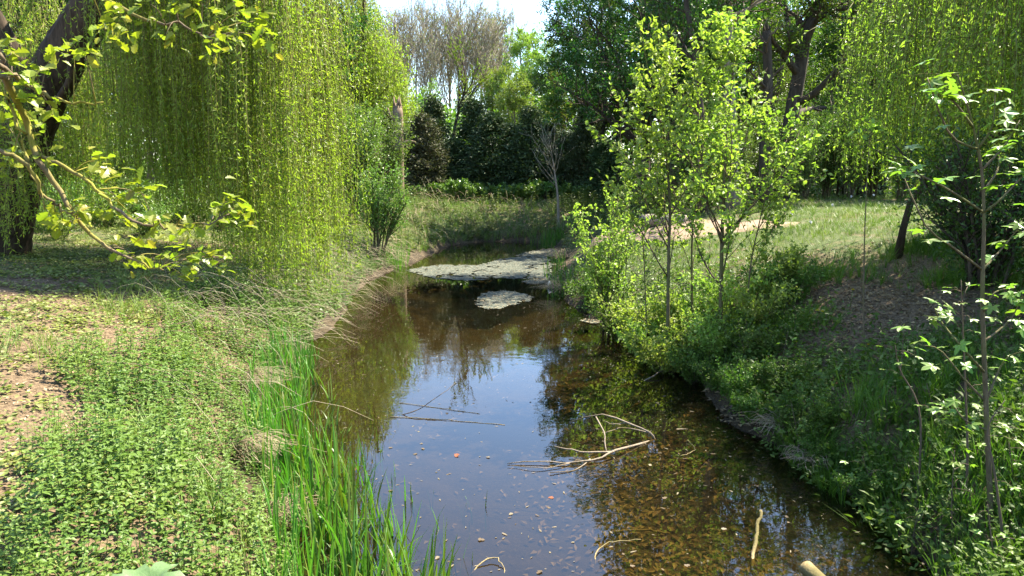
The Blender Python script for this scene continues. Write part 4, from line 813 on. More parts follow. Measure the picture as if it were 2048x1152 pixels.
def second_stem(name, label, pts, Y, nl, seed, ls, r0=.012, group=None):
    r = rng_(seed); b = gp(pts[0][0], Y); t = thing(name, label, 'sapling', b, group=group); T = spline([b] + [at(px, py, Y) for px, py in pts[1:]], 14); g = G(); tubes(g, T, np.linspace(r0, .003, 14), 6); g.obj('stem', ['twig_bark'], t, b)
    for k in range(nl):
        u = r.uniform(.3, 1) * 13; i = int(min(u, 12)); e = T[i]; D = nrm(r.normal(size=3) * [1, 1, .2]); L = r.uniform(.06, .2); s = ls * r.uniform(.7, 1.2)
        gg = G(); tubes(gg, np.array([[e, e + D * L * .6 + Z3 * .03, e + D * L + Z3 * .02]]), np.full((1, 3), .0022), 3); tb = gg.obj('twig', ['twig_bark'], t, b); place_leaf(mapm[r.integers(0, 3)], tb, b, e + D * (L + s * .3) + Z3 * .02, D, Z3 + r.normal(scale=.3, size=3), s)
second_stem('young_maple', 'thin dark maple stem with small leaves close beside the large maple sapling', [(1925, 0), (1935, 900), (1930, 760), (1925, 640), (1922, 560)], 6.4, 14, 131, .1)
second_stem('young_maple', 'short maple shoot with small leaves low on the bank below the large maple', [(1830, 0), (1840, 830), (1800, 740), (1790, 690)], 6.9, 9, 132, .1)
second_stem('young_maple', 'slanting maple shoot with pale leaves beneath the evergreen shrubs', [(2010, 0), (1990, 950), (1975, 860), (2010, 800)], 5.6, 10, 133, .11)

rs = rng_(135)
for k, (px, Yd) in enumerate([(1600, 8.6), (1680, 8.0), (1750, 7.4), (1700, 9.4), (1800, 8.4), (1880, 7.6), (1960, 6.9), (2030, 6.2), (1900, 6.2), (1820, 6.4), (1990, 5.4), (1640, 9.8), (1560, 10.6), (2080, 7.0)]):
    g0 = gp(px, Yd); _, py0, _ = project(g0[None]); hh = rs.uniform(.35, .8) * FPX / Yd; dx = rs.uniform(-40, 40)
    second_stem('maple_seedling', 'small maple seedling with lobed leaves among the undergrowth of the shaded bank', [(px, 0), (px + dx * .4, py0[0] - hh * .5), (px + dx, py0[0] - hh)], Yd, 8, 600 + k, .1, .006, 'maple seedlings on the shaded bank')
# ------------------------------------------------------------------ reeds at the left edge
def blade_mesh(seed, h, wd, bend):
    k = 8; t = np.linspace(0, 1, k); r = rng_(seed); hw = wd / 2 * np.clip(1.05 - t ** 2.2, .02, 1) * np.clip(.6 + t * 3, 0, 1)
    z = h * (t - bend * .35 * t ** 3); y = h * bend * t ** 2.2; tw = r.uniform(-.5, .5) * t
    mid = np.stack([t * 0, y, z], -1); sd = np.stack([np.cos(tw), np.sin(tw) * .6, tw * 0], -1) * hw[:, None]
    fo = np.stack([t * 0, -hw * .35, t * 0], -1); V = np.concatenate([mid - sd, mid + fo, mid + sd]); i = np.arange(k - 1)
    g = G(); g.add(V, np.concatenate([np.stack([i, i + 1, i + k + 1, i + k], -1), np.stack([i + k, i + k + 1, i + 2 * k + 1, i + 2 * k], -1)]), 0, True); return g
blades = [blade_mesh(140 + i, h, .032 + .006 * (i % 3), bd).mesh('reed_blade', ['reed_leaf']) for i, (h, bd) in enumerate([(.95, .12), (.85, .25), (1.05, .08), (.75, .4), (.9, .18), (.65, .6), (1.0, .3)])]
btemps = [template(lambda g, i=i, h=h, bd=bd: g.V.append(blade_mesh(150 + i, h, .027, bd).V[0]) or g.F.extend(blade_mesh(150 + i, h, .027, bd).F)) for i, (h, bd) in enumerate([(.9, .1), (.8, .3), (1.0, .06), (.7, .45), (.9, .2)])]
def reed_clump(px, py, nb, s, seed, label, group):
    r = rng_(seed); p = on(px, py); p[2] = min(max(gz(p[0], p[1]), -.25), .3); t = thing('reed_clump', label, 'reeds', p, 0, 1, group)
    for k in range(nb):
        o = bpy.data.objects.new('leaf', blades[r.integers(0, len(blades))]); C.objects.link(o); o.parent = t; a = r.uniform(0, 6.28); q = r.uniform(.0, .13)
        o.location = (math.cos(a) * q, math.sin(a) * q, -.02); o.rotation_euler = (r.normal(scale=.07), r.normal(scale=.07), r.uniform(0, 6.28)); z = s * r.uniform(.65, 1.15); o.scale = (z, z, z)
r = rng_(141); GR = 'reed clumps along the nettle bank'
cl = [(600, 760, .8), (635, 770, .8), (660, 800, .85), (590, 800, .85), (620, 830, .9), (655, 850, .8), (680, 870, .7), (605, 880, .9), (640, 905, .95), (670, 930, .85), (600, 930, .9), (625, 965, 1), (660, 985, .95), (695, 1000, .8), (640, 1030, 1), (690, 1050, .95), (730, 1060, .8), (660, 1080, 1), (710, 1105, 1), (755, 1115, .9), (790, 1130, .85), (700, 1150, 1), (745, 1165, 1), (800, 1180, .9), (660, 1160, 1), (840, 1190, .8), (720, 1215, 1), (780, 1240, 1), (820, 1140, .8), (770, 1080, .75), (860, 1180, .85), (740, 1020, .7), (700, 960, .7), (880, 1230, .9), (840, 1250, 1)]
for i, (px, py, s) in enumerate(cl): reed_clump(px, py, 8 if i < 12 else 10, s, 160 + i, 'clump of tall bright green sword-shaped reeds between the nettle bank and the pond', GR)
for i, (px, py, s, n) in enumerate([(742, 815, .38, 4), (758, 822, .42, 4), (745, 885, .5, 4), (766, 905, .5, 5), (862, 985, .45, 3), (920, 1010, .4, 3), (962, 1010, .42, 2), (830, 1000, .62, 4), (868, 1060, .55, 3), (905, 1120, .5, 5), (700, 905, .5, 4), (945, 1130, .4, 2), (790, 960, .45, 3)]):
    reed_clump(px, py, n, s, 200 + i, 'few short reed blades standing alone in open water', 'reed blades alone in the water')
def mass(name, mats, temps, pts, s, r, label, cat, tilt=.15):
    g = G(); scatter(g, temps, r, pts, s, tilt); o = g.obj(name, mats); return tag(o, label, cat, kind='stuff')
def sample(r, n, x0, x1, y0, y1, prob, margin=260):
    x = r.uniform(x0, x1, n); y = r.uniform(y0, y1, n); s = sdist(x, y); z = height(x, y, s); P = np.stack([x, y, z], -1); px, py, f = project(P)
    k = (f > .8) & (px > -margin) & (px < 2048 + margin) & (py < 1152 + margin * 1.3) & (r.random(n) < prob(x, y, s)); return P[k], s[k]
r = rng_(142)
P, s = sample(r, 9000, -5, 0, 3, 14, lambda x, y, s: ((s < .3) & (s > -.42 - .45 * (y < 8.5)) & (x < .2) & (y < 13.6)) * np.where(s < -.42, .3, .75))
P[:, 2] = np.maximum(P[:, 2], -.2); mass('reed_bed', ['reed_leaf'], btemps, P, r.uniform(.45, .95, len(P)), r, 'thin crowd of smaller reed blades filling the strip between clumps and nettles', 'reeds', .1)
P1 = np.concatenate([np.stack([r.uniform(-5.6, -3.7, 260), r.uniform(25, 27.6, 260), np.zeros(260)], -1), np.stack([r.uniform(-.2, 2.4, 330), r.uniform(32.2, 34.6, 330), np.zeros(330)], -1), np.stack([r.uniform(1.05, 1.8, 90), r.uniform(20, 24, 90), np.zeros(90)], -1)])
s1 = sdist(P1[:, 0], P1[:, 1]); P1 = P1[(s1 > -.7) & (s1 < .35)]; P1[:, 2] = np.clip(height(P1[:, 0], P1[:, 1]), -.2, 1)
mass('far_reeds', ['reed_leaf'], btemps, P1, r.uniform(.7, 1.1, len(P1)), r, 'green reeds fringing the far water edges beside the algae mats', 'reeds', .1)

# ------------------------------------------------------------------ ground cover
def nettle_template(seed, h=.55, pairs=7, ls=.08, big=True):
    def f(g):
        r = rng_(seed); z = np.linspace(.12, 1, pairs) * h; tubes(g, np.array([[[0, 0, -.05], [.01, 0, h * .5], [0, .01, h]]]), np.array([[.004, .003, .002]]), 3, 0)
        P, D = [], []
        for i, zz in enumerate(z):
            for sg in (0, PI): a = i * PI / 2 + sg + r.normal(scale=.3); P.append([0, 0, zz]); D.append([math.cos(a), math.sin(a), r.uniform(-.35, .2)])
        n = len(P); zz = np.repeat(z, 2) / h; L = ls * np.clip(1.25 - zz * .55, .4, 1.2); leaves(g, np.array(P), np.array(D), nrm(Z3 + r.normal(scale=.2, size=(n, 3))), L, L * .58, 1, big=big, fold=.12)
        k = 5; a = r.uniform(0, 6.28, k); leaves(g, np.tile([0, 0, h], (k, 1)), np.stack([np.cos(a), np.sin(a), a * 0 + .5], -1), np.tile(Z3, (k, 1)), ls * .5, ls * .3, 1)
    return template(f)
nt_ = [nettle_template(300 + i, h, p) for i, (h, p) in enumerate([(.5, 7), (.42, 6), (.58, 8), (.35, 5)])]
n2_ = [nettle_template(305 + i, h, p, .085, False) for i, (h, p) in enumerate([(.5, 7), (.42, 6), (.58, 8), (.35, 5)])]
r = rng_(301)
def nettle_w(x, y): return np.interp(y, [3, 7, 10, 14, 18], [1.9, 2.1, 2.2, 2.6, 1.8])
P, s = sample(r, 26000, -9, 0, 2.2, 18.5, lambda x, y, s: ((x < 0) & (s > .12)) * np.clip((nettle_w(x, y) + (fbm(x, y, 1.6, 2) - .5) * 1.6 - s) * 2.2, 0, 1) * np.clip(1.35 - y / 22, .2, 1) * .62)
mass('nettle_bed', ['nettle_leaf', 'nettle_leaf'], nt_, P, r.uniform(.65, 1.1, len(P)) * (.3 + 1.0 * fbm(P[:, 0], P[:, 1], 1.0, 5)), r, 'dense bed of fresh green nettles covering the bank beside the reeds', 'nettles', .14)
def tuft(seed, n, h, wd, bend):
    def f(g):
        r = rng_(seed); k = 3; t = np.linspace(0, 1, k); V = []; F = []
        for j in range(n):
            a = r.uniform(0, 6.28); q = r.uniform(0, .05); d = np.array([math.cos(a), math.sin(a), 0]); sd = np.array([-d[1], d[0], 0]); hh = h * r.uniform(.55, 1.15); bb = bend * r.uniform(.2, 1.3)
            mid = d * q + d[None] * (hh * bb * t ** 2)[:, None] + Z3[None] * (hh * (t - bb * .4 * t ** 2))[:, None]; hw = wd / 2 * (1 - t ** 1.8 * .96)
            V.append(np.concatenate([mid - sd * hw[:, None], mid + sd * hw[:, None]])); i = np.arange(k - 1) + j * 2 * k; F.append(np.stack([i, i + 1, i + k + 1, i + k], -1))
        g.add(np.concatenate(V), np.concatenate(F), 0)
    return template(f)
g4_ = [tuft(360 + i, 9, .5, .008, .7) for i in range(3)]
P, s = sample(r, 9000, -9, 0, 2.2, 18, lambda x, y, s: ((x < 0) & (s > .1) & (s < 4)) * np.clip(fbm(x, y, 1.3, 7) * 5 - 2.5, .03, 1) * .45)
mass('nettle_grass', ['bank_grass'], g4_, P, r.uniform(.6, 1.15, len(P)), r, 'pale grass tufts growing through the nettles and at their edge', 'grass', .3)
def rosette(seed, n=7, L=.06, rad=.07, up=.5):
    def f(g):
        r = rng_(seed); a = r.uniform(0, 6.28, n); d = np.stack([np.cos(a), np.sin(a), a * 0], -1); P = d * (r.uniform(.1, 1, n) * rad)[:, None]; P[:, 2] = r.uniform(.01, .06, n)
        leaves(g, P, d + Z3 * up * r.uniform(-.3, 1, n)[:, None], nrm(Z3 + r.normal(scale=.3, size=(n, 3))), L * r.uniform(.6, 1.3, n), L * .8, 0, fold=.1)
    return template(f)
ros = [rosette(310 + i) for i in range(4)]
P, s = sample(r, 70000, -22, -1, 2.5, 30, lambda x, y, s: ((s > 1.0) & (x < -1)) * np.clip(fbm(x, y, 1.7, 6) * 5 - 2.3 + .8 * (y > 14), .06, 1) * np.clip(1.25 - y / 26, .15, 1) * .9)
mass('ground_herbs', ['ground_leaf'], ros, P, r.uniform(.6, 1.25, len(P)), r, 'patchy pale green creeping herbs over the flat leaf-littered ground', 'ground cover', .1)
def tuft(seed, n, h, wd, bend):
    def f(g):
        r = rng_(seed); k = 3; t = np.linspace(0, 1, k); V = []; F = []
        for j in range(n):
            a = r.uniform(0, 6.28); q = r.uniform(0, .05); d = np.array([math.cos(a), math.sin(a), 0]); sd = np.array([-d[1], d[0], 0]); hh = h * r.uniform(.55, 1.15); bb = bend * r.uniform(.2, 1.3)
            mid = d * q + d[None] * (hh * bb * t ** 2)[:, None] + Z3[None] * (hh * (t - bb * .4 * t ** 2))[:, None]; hw = wd / 2 * (1 - t ** 1.8 * .96)
            V.append(np.concatenate([mid - sd * hw[:, None], mid + sd * hw[:, None]])); i = np.arange(k - 1) + j * 2 * k; F.append(np.stack([i, i + 1, i + k + 1, i + k], -1))
        g.add(np.concatenate(V), np.concatenate(F), 0)
    return template(f)
gt_ = [tuft(320 + i, 7, .28, .008, .6) for i in range(4)]; gl_ = [tuft(330 + i, 8, .42, .011, .5) for i in range(4)]; gs_ = [tuft(340 + i, 8, .14, .007, .6) for i in range(3)]
# far bank
P, s = sample(r, 14000, -9, 10, 24, 41, lambda x, y, s: ((s > .1)) * np.where((x < -1.5) | (y > 33.5), 1, 0) * .6)
mass('far_bank_grass', ['bank_grass'], gl_, P, r.uniform(.5, 1.1, len(P)), r, 'rank pale grass and straw covering the far bank', 'grass', .25)
P, s = sample(r, 5000, -7, 9, 28, 39, lambda x, y, s: ((s > .2)) * np.clip(fbm(x, y, 1.5, 3) * 4 - 1.5, .1, 1) * .9)
mass('far_bank_herbs', ['herb_leaf', 'herb_leaf'], n2_, P, r.uniform(.9, 1.7, len(P)), r, 'taller leafy herbs growing in clumps on the far bank', 'herbs', .2)
# left mid bank around the willow foot
P, s = sample(r, 9000, -9, -3, 14, 27, lambda x, y, s: ((s > .05) & (s < 2.4)) * .7)
mass('bank_herbs', ['herb_leaf', 'herb_leaf'], n2_, P, r.uniform(.5, 1.15, len(P)), r, 'mixed green herbs on the bank below the willow strands', 'herbs', .25)
# right bank
lit = lambda x, y: np.exp(-((x - 5.7) / 1.0) ** 2 - ((y - 11.6) / 2.4) ** 2)
def ivy(seed):
    def f(g):
        r = rng_(seed); n = 14; a = r.uniform(0, 6.28, n); d = np.stack([np.cos(a), np.sin(a), a * 0], -1); P = d * r.uniform(.02, .18, n)[:, None]; P[:, 2] = r.uniform(.02, .34, n)
        leaves(g, P, d + r.normal(scale=.5, size=(n, 3)), nrm(Z3 + r.normal(scale=.35, size=(n, 3))), r.uniform(.025, .095, n), r.uniform(.02, .065, n), 0, big=seed % 2 == 0, fold=.1)
    return template(f)
iv = [ivy(350 + i) for i in range(4)]
P, s = sample(r, 30000, 1, 10, 3.5, 22, lambda x, y, s: ((s > .0) & (x > 1.0)) * np.clip(1.1 - s / np.interp(y, [5, 9, 14, 20], [6, 4.2, 3.0, 1.6]), 0, 1) * np.clip(1.25 - 1.5 * lit(x, y), 0, 1) * np.clip(fbm(x, y, .9, 2) * 4.5 - 1.3, .12, 1) * np.clip(1.3 - y / 24, .3, 1) * .85)
mass('slope_herbs', ['slope_leaf'], iv, P, r.uniform(.7, 1.3, len(P)), r, 'tangle of leafy green undergrowth on the steep bank', 'undergrowth', .15)
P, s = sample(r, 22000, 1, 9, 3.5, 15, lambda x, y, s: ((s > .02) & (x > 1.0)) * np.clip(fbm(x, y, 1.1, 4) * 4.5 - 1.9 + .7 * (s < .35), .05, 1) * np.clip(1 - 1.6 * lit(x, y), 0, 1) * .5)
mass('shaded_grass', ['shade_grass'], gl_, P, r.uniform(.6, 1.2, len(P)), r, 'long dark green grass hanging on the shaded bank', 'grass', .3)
P, s = sample(r, 60000, 2, 22, 12, 34, lambda x, y, s: ((s > 1.6) & (x > 2)) * np.clip(1 - 1.3 * lit(x, y), 0, 1) * np.clip(fbm(x, y, 2.4, 5) * 3.2 - .8, .12, 1) * np.clip(1.5 - y / 24, .25, 1) * .5)
pc = spline([(3.4, 27.5, 0), (4.0, 25, 0), (4.7, 22.8, 0), (5.6, 21, 0), (6.5, 19.9, 0), (7.3, 19.4, 0)], 60); pw = np.interp(np.linspace(0, 1, 60), np.linspace(0, 1, 6), [1.4, 2.4, 2.8, 2.2, 1.3, .4]) / 2
dm = (np.hypot(P[:, None, 0] - pc[None, :, 0], P[:, None, 1] - pc[None, :, 1]) - pw).min(1); P = P[(dm > -.05) | (r.random(len(P)) < .06)]
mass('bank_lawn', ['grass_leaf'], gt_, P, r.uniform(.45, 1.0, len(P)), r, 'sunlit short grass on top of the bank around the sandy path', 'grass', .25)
P, s = sample(r, 9000, -25, -2, 18, 34, lambda x, y, s: (s > 1.5) * .4)
mass('wood_edge_grass', ['grass_leaf'], gt_, P, r.uniform(.5, 1.1, len(P)), r, 'short grass on the level ground beneath and behind the willow', 'grass', .25)
P, s = sample(r, 34000, -48, 48, 31, 63, lambda x, y, s: (s > 3) * np.where((np.abs(x) < 8) & (y < 40), 0, 1) * .8); g = G(); n = len(P); P[:, 2] += r.uniform(.02, 1.5, n) * vnoise(P[:, 0], P[:, 1], 2.5, 3)
leaves(g, P, rdir(r, n) + Z3 * .2, rdir(r, n) + Z3, r.uniform(.15, .35, n), r.uniform(.1, .2, n), 0); tag(g.obj('woodland_undergrowth', ['herb_leaf']), 'dim leafy undergrowth on the woodland floor between the trunks', 'undergrowth', kind='stuff')
# litter
def litter(name, n, box, prob, size, mat, label, r, lift=.012, flat=.35):
    P, s = sample(r, n, *box, prob); P[:, 2] += lift; m = len(P); a = r.uniform(0, 6.28, m); g = G()
    leaves(g, P, np.stack([np.cos(a), np.sin(a), r.normal(scale=flat, size=m)], -1), nrm(Z3 + r.normal(scale=flat, size=(m, 3))), size * r.uniform(.5, 1.3, m), size * .55 * r.uniform(.5, 1.2, m), 0, fold=.3)
    return tag(g.obj(name, [mat]), label, 'leaf litter', kind='stuff')
litter('leaf_litter', 40000, (-16, -1.5, 2.5, 22), lambda x, y, s: (s > 1.2) * np.clip(1.3 - y / 20, .2, 1) * .8, .06, 'pale_litter', 'dry pale leaf litter between the herbs on the flat ground', r)
litter('slope_litter', 40000, (2, 9, 4, 16), lambda x, y, s: np.where(s > .05, np.clip(.25 + 1.2 * lit(x, y), 0, 1), 0) * .8, .075, 'dead_leaf', 'brown dead leaves on the bare patch of the slope', r)
litter('shore_litter', 12000, (1, 6, 4, 17), lambda x, y, s: ((s > -.25) & (s < .7)) * .7, .07, 'wet_leaf', 'dark wet dead leaves along the muddy shore below the slope', r, .02, .4)
litter('sunken_leaves', 34000, (-2.2, 5, 4.5, 16), lambda x, y, s: np.where((s < .1), np.clip(.04 + .8 * sstep(-.2, 1.6, x) * sstep(15, 9, y), 0, 1) * .6, 0), .1, 'dead_leaf', 'sunken brown leaves lying on the shallow pond bed', r, .02, .15)

# ------------------------------------------------------------------ algae mats, drift and dead wood on the water
def mat_sheet(name, outline, seed, label, hole=.0, cell=.045):
    o = np.array([on(px, py)[:2] for px, py in outline]); o = spline(np.column_stack([np.vstack([o, o[:1]]), np.zeros(len(o) + 1)]), 90)[:-1, :2]; c = o.mean(0)
    A_, B_ = o, np.roll(o, -1, 0); x0, y0 = o.min(0) - .1; x1, y1 = o.max(0) + .1; sx, sy = cell, cell * 1.6
    gx = np.arange(x0, x1, sx); gy = np.arange(y0, y1, sy); XX, YY = np.meshgrid(gx, gy); r = rng_(seed)
    px, py = XX.ravel(), YY.ravel(); ex, ey = (B_ - A_)[:, 0], (B_ - A_)[:, 1]; wx, wy = px[:, None] - A_[:, 0], py[:, None] - A_[:, 1]; t = np.clip((wx * ex + wy * ey) / (ex * ex + ey * ey), 0, 1)
    d = np.sqrt(((wx - ex * t) ** 2 + (wy - ey * t) ** 2).min(1)); ins = (((A_[:, 1] > py[:, None]) != (B_[:, 1] > py[:, None])) & (px[:, None] < ex * (py[:, None] - A_[:, 1]) / np.where(ey == 0, 1e-9, ey) + A_[:, 0])).sum(1) % 2 == 1
    sd = np.where(ins, d, -d) + (fbm(px, py, .5, seed) - .5) * .36 + (vnoise(px, py, .09, seed + 4) - .5) * .16
    crack = np.abs(fbm(px * 1.0, py * .5, .9, seed + 3) - .5) < hole * vnoise(px, py, 2.0, seed + 1)
    keep = ((sd > 0) & ~crack & ((fbm(px, py, .16, seed + 5) > .27) | (sd > .25) & (r.random(len(px)) > .03))).reshape(XX.shape)
    z = .006 + .018 * fbm(px, py, .12, seed + 2) * np.clip(sd * 5, 0.1, 1) + r.uniform(0, .006, len(px))
    V = np.column_stack([px + r.normal(scale=sx * .2, size=len(px)), py + r.normal(scale=sy * .2, size=len(px)), z]); nxx = len(gx)
    cellk = keep[:-1, :-1] & keep[1:, :-1] & keep[:-1, 1:] & keep[1:, 1:]; jj, ik = np.where(cellk); q = jj * nxx + ik; F = np.stack([q, q + 1, q + nxx + 1, q + nxx], -1)
    used = np.zeros(len(V), int); used[F.ravel()] = 1; mp = np.cumsum(used) - 1; org = np.array([c[0], c[1], 0]); g = G(); g.add(V[used > 0], mp[F], 0, False)
    low = V[used > 0].copy(); low[:, 2] = -.02; g.add(low, mp[F][:, ::-1], 0)
    m = 260; k = r.choice(np.where(used)[0], min(m, used.sum())); P = V[k] + [0, 0, .006]; a = r.uniform(0, 6.28, len(k)); leaves(g, P, np.stack([np.cos(a), np.sin(a), a * 0 + .1], -1), np.tile(Z3, (len(k), 1)), .07, .03, 1)
    return tag(g.obj(name, ['algae', 'straw'], None, org), label, 'algae')
mat_sheet('algae_mat', [(812, 541), (850, 532), (900, 529), (950, 530), (975, 524), (1010, 517), (1050, 512), (1098, 516), (1104, 540), (1098, 556), (1060, 558), (1000, 557), (960, 561), (900, 560), (850, 553)], 401, 'largest cracked grey-green algae mat stretching across the far water', .012)
mat_sheet('algae_mat', [(1028, 512), (1060, 503), (1100, 497), (1112, 500), (1110, 512), (1090, 514), (1050, 514)], 402, 'small far algae mat behind the largest mat')
mat_sheet('algae_mat', [(1036, 566), (1060, 560), (1096, 557), (1094, 565), (1060, 569)], 403, 'narrow sliver of algae in front of the largest mat by the shoots')
mat_sheet('algae_mat', [(942, 598), (965, 587), (1000, 581), (1035, 584), (1066, 597), (1050, 606), (1020, 611), (995, 618), (965, 616), (950, 608)], 404, 'oval grey-green algae mat floating alone on open water')
mat_sheet('algae_mat', [(1145, 622), (1175, 618), (1200, 630), (1205, 645), (1180, 648), (1160, 638)], 405, 'ragged patch of drifted scum against the bushy bank', .12)
def stick(name, pts, r0, r1, mat, label, cat='branch', sides=6, subs=(), k=14, seed=1):
    r = rng_(seed); W = np.array([on(px, py, z) for px, py, z in pts]); P = spline(W, k); P[1:-1] += r.normal(scale=.006, size=(k - 2, 3)); org = P[0].copy(); g = G(); tubes(g, P, np.linspace(r0, r1, k) * r.uniform(.85, 1.15, k), sides)
    if not subs: return tag(g.obj(name, [mat], None, org), label, cat)
    t = thing(name, label, cat, org); g.obj('stem', [mat], t, org)
    for sp, ra, rb in subs:
        Q = spline(np.array([on(px, py, z) for px, py, z in sp]), 9); Q[1:-1] += r.normal(scale=.005, size=(7, 3)); g = G(); tubes(g, Q, np.linspace(ra, rb, 9) * r.uniform(.85, 1.15, 9), 5); g.obj('twig', [mat], t, org)
    return t
stick('fallen_branch', [(1310, 880, -.03), (1265, 893, .02), (1225, 903, .05), (1195, 918, .03), (1140, 926, .02), (1080, 922, .03), (1015, 927, .01)], .018, .005, 'dead_wood', 'pale forked dead branch lying half out of the pond water', subs=[
    ([(1308, 882, -.05), (1300, 864, .08), (1258, 847, .16), (1205, 829, .22), (1138, 845, .12)], .017, .006), ([(1192, 834, .2), (1208, 865, .14), (1213, 903, .02)], .01, .008), ([(1222, 904, .04), (1160, 903, .07), (1108, 892, .1)], .012, .005),
    ([(1250, 846, .16), (1225, 848, .12), (1205, 840, .15)], .007, .003), ([(1300, 866, .07), (1250, 856, .07), (1210, 865, .08)], .009, .004), ([(1180, 918, .02), (1150, 940, .005), (1100, 945, .02)], .009, .005), ([(1140, 926, .02), (1090, 936, .02), (1015, 930, .02)], .007, .003)])
stick('arched_twig', [(798, 832, -.02), (830, 822, .06), (870, 798, .16), (912, 764, .3)], .008, .003, 'twig_bark', 'thin dark twig rising at a slant out of open water', 'twig')
stick('upright_stick', [(1503, 1140, -.05), (1512, 1080, .06), (1516, 1050, .12), (1521, 1021, .2)], .018, .016, 'wet_wood', 'mossy yellow stick slanting out of the brown shallow water', 'stick', 7)
stick('bank_stick', [(1285, 765, -.02), (1310, 750, .05), (1340, 732, .1)], .014, .008, 'dead_wood', 'short pale stick poking out of the water beside the leafy bank', 'stick')
stick('curved_twig', [(1190, 1130, -.02), (1196, 1100, .02), (1225, 1084, .03), (1282, 1079, .02)], .007, .004, 'wet_wood', 'curved pale reed stalk floating on the open water', 'stalk')
stick('curved_twig', [(940, 1150, -.02), (975, 1118, .03), (1000, 1120, .03), (1008, 1150, -.01)], .007, .004, 'wet_wood', 'hooked straw-coloured stalk bent over in the shallow water by the reeds', 'stalk')
stick('floating_stalk', [(780, 834, .004), (870, 838, .006), (1010, 850, .002)], .005, .003, 'wet_wood', 'long straight pale stem floating flat below the slanting dark twig', 'stalk')
stick('floating_stalk', [(800, 806, .004), (880, 816, .006), (960, 828, .002)], .004, .003, 'wet_wood', 'long thin pale stem floating flat behind the slanting dark twig', 'stalk')
stick('dead_stem', [(1375, 880, .03), (1390, 900, .03), (1360, 912, .02)], .006, .003, 'wet_wood', 'bent yellow straw floating near the fallen branch', 'stalk')
stick('sunken_branch', [(1225, 1065, -.04), (1290, 1060, -.03), (1340, 1068, -.06)], .012, .01, 'wet_wood', 'short brown stick lying just under the water surface', 'stick')
# log end at the bottom edge
def log():
    a = on(1612, 1135, .12); b_ = on(1680, 1200, .1); d = nrm(b_ - a); L = 1.3; r = rng_(420); k = 8; P = a + d * np.linspace(0, L, k)[:, None]; g = G(); sd = 12; t = thing('cut_log', 'grey weathered log with a cut end resting on the muddy shore', 'log', a)
    tubes(g, P, np.full(k, .062) * r.uniform(.95, 1.05, k), sd); g.obj('bark', ['wet_wood'], t, a); g = G(); tubes(g, np.array([a - d * .006, a + d * .004]), np.array([.055, .056]), 12); g.obj('cut_face', ['snag_wood'], t, a)
log()
b = on_ground(1325, 452); g = G(); tubes(g, spline([b + [-.7, 0, .16], b + [0, .05, .18], b + [.75, .1, .17]], 8), np.array([.2, .21, .2, .2, .19, .19, .18, .16]), 12)
t = thing('felled_log', 'short felled log lying on the sandy path behind the saplings', 'log', b); g.obj('bark', ['bark_grey'], t, b); g = G(); tubes(g, np.array([b + [-.715, 0, .16], b + [-.69, 0, .16]]), np.array([.17, .17]), 12); g.obj('cut_face', ['dead_wood'], t, b)
# floating leaves
r = rng_(430); flm = []
for i, (m, L_, W_) in enumerate([('wet_leaf', .08, .05), ('wet_pale', .09, .024), ('rust_leaf', .07, .05), ('wet_pale', .07, .045), ('wet_leaf', .1, .022)]):
    flm.append(lobed_leaf(431 + i, L_, W_, 3 if i % 2 else 2).mesh('floating_leaf', [m]))
def fleaf(px, py, k, s, label, group): 
    p = on(px, py, .004); o = bpy.data.objects.new('floating_leaf', flm[k]); C.objects.link(o); o.location = p; o.rotation_euler = (r.normal(scale=.08), r.normal(scale=.08), r.uniform(0, 6.28)); o.scale = (s, s, s * .25); tag(o, label, 'leaf', group)
fleaf(912, 914, 2, 1.1, 'red-brown leaf floating below the tip of the slanting twig', None)
fleaf(1106, 997, 2, .9, 'small red leaf floating between the reeds and the fallen branch', None)
fleaf(1376, 858, 1, 1.8, 'largest pale curled leaf floating behind the fallen branch', None)
fleaf(1244, 758, 1, 1.6, 'pale curled leaf floating behind the short pale stick', None)
FG = 'small dead leaves afloat on the pond'
n = 0
while n < 130:
    px, py = r.uniform(640, 1750), r.uniform(600, 1150); p = on(px, py)
    if sdist([p[0]], [p[1]])[0] < -.35: fleaf(px, py, r.choice([1, 1, 3, 4, 0]), r.uniform(.3, .85) * (1 if py > 750 else 1.2), 'small dead leaf floating on open pond water', FG); n += 1
# fine drift: straw bits and specks
def drift():
    r = rng_(440); n = 5200; x = r.uniform(-5, 5, n); y = r.uniform(4.5, 33, n); s = sdist(x, y); k = (s < -.05) & (r.random(n) < np.clip(.12 + .9 * np.exp(s / .5) + .5 * (fbm(x, y, 1.3, 3) > .6), 0, 1)); x, y = x[k], y[k]; m = len(x); a = r.uniform(0, 6.28, m); g = G()
    leaves(g, np.stack([x, y, np.full(m, .005)], -1), np.stack([np.cos(a), np.sin(a), a * 0], -1), np.tile(Z3, (m, 1)) + r.normal(scale=.1, size=(m, 3)), r.uniform(.012, .07, m), r.uniform(.006, .016, m), 0, fold=.05)
    tag(g.obj('drift', ['wet_pale']), 'fine straw bits and specks drifting on the water', 'debris', kind='stuff')
drift()
g = G(); p = on_ground(1095, 572); V = p + np.array([[0, 0, 0], [.1, .02, .01], [.14, .04, .09], [.03, .03, .14], [.06, .0, .07], [.02, .08, .1]]); g.add(V, [[0, 1, 4], [1, 2, 4], [2, 3, 4], [3, 0, 4], [3, 5, 2], [0, 5, 3]]); tag(g.obj('white_scrap', ['scrap_white'], None, p), 'crumpled white scrap caught at the water edge beside the algae', 'litter')
g = G(); p = on_ground(1682, 985) + [0, 0, .03]; V = p + np.array([[0, 0, 0], [.05, -.01, .005], [.06, .02, .02], [.01, .02, .015], [.03, .005, .025]]); g.add(V, [[0, 1, 4], [1, 2, 4], [2, 3, 4], [3, 0, 4]]); tag(g.obj('blue_scrap', ['scrap_blue'], None, p), 'tiny blue plastic scrap on the muddy shore below the slope', 'litter')

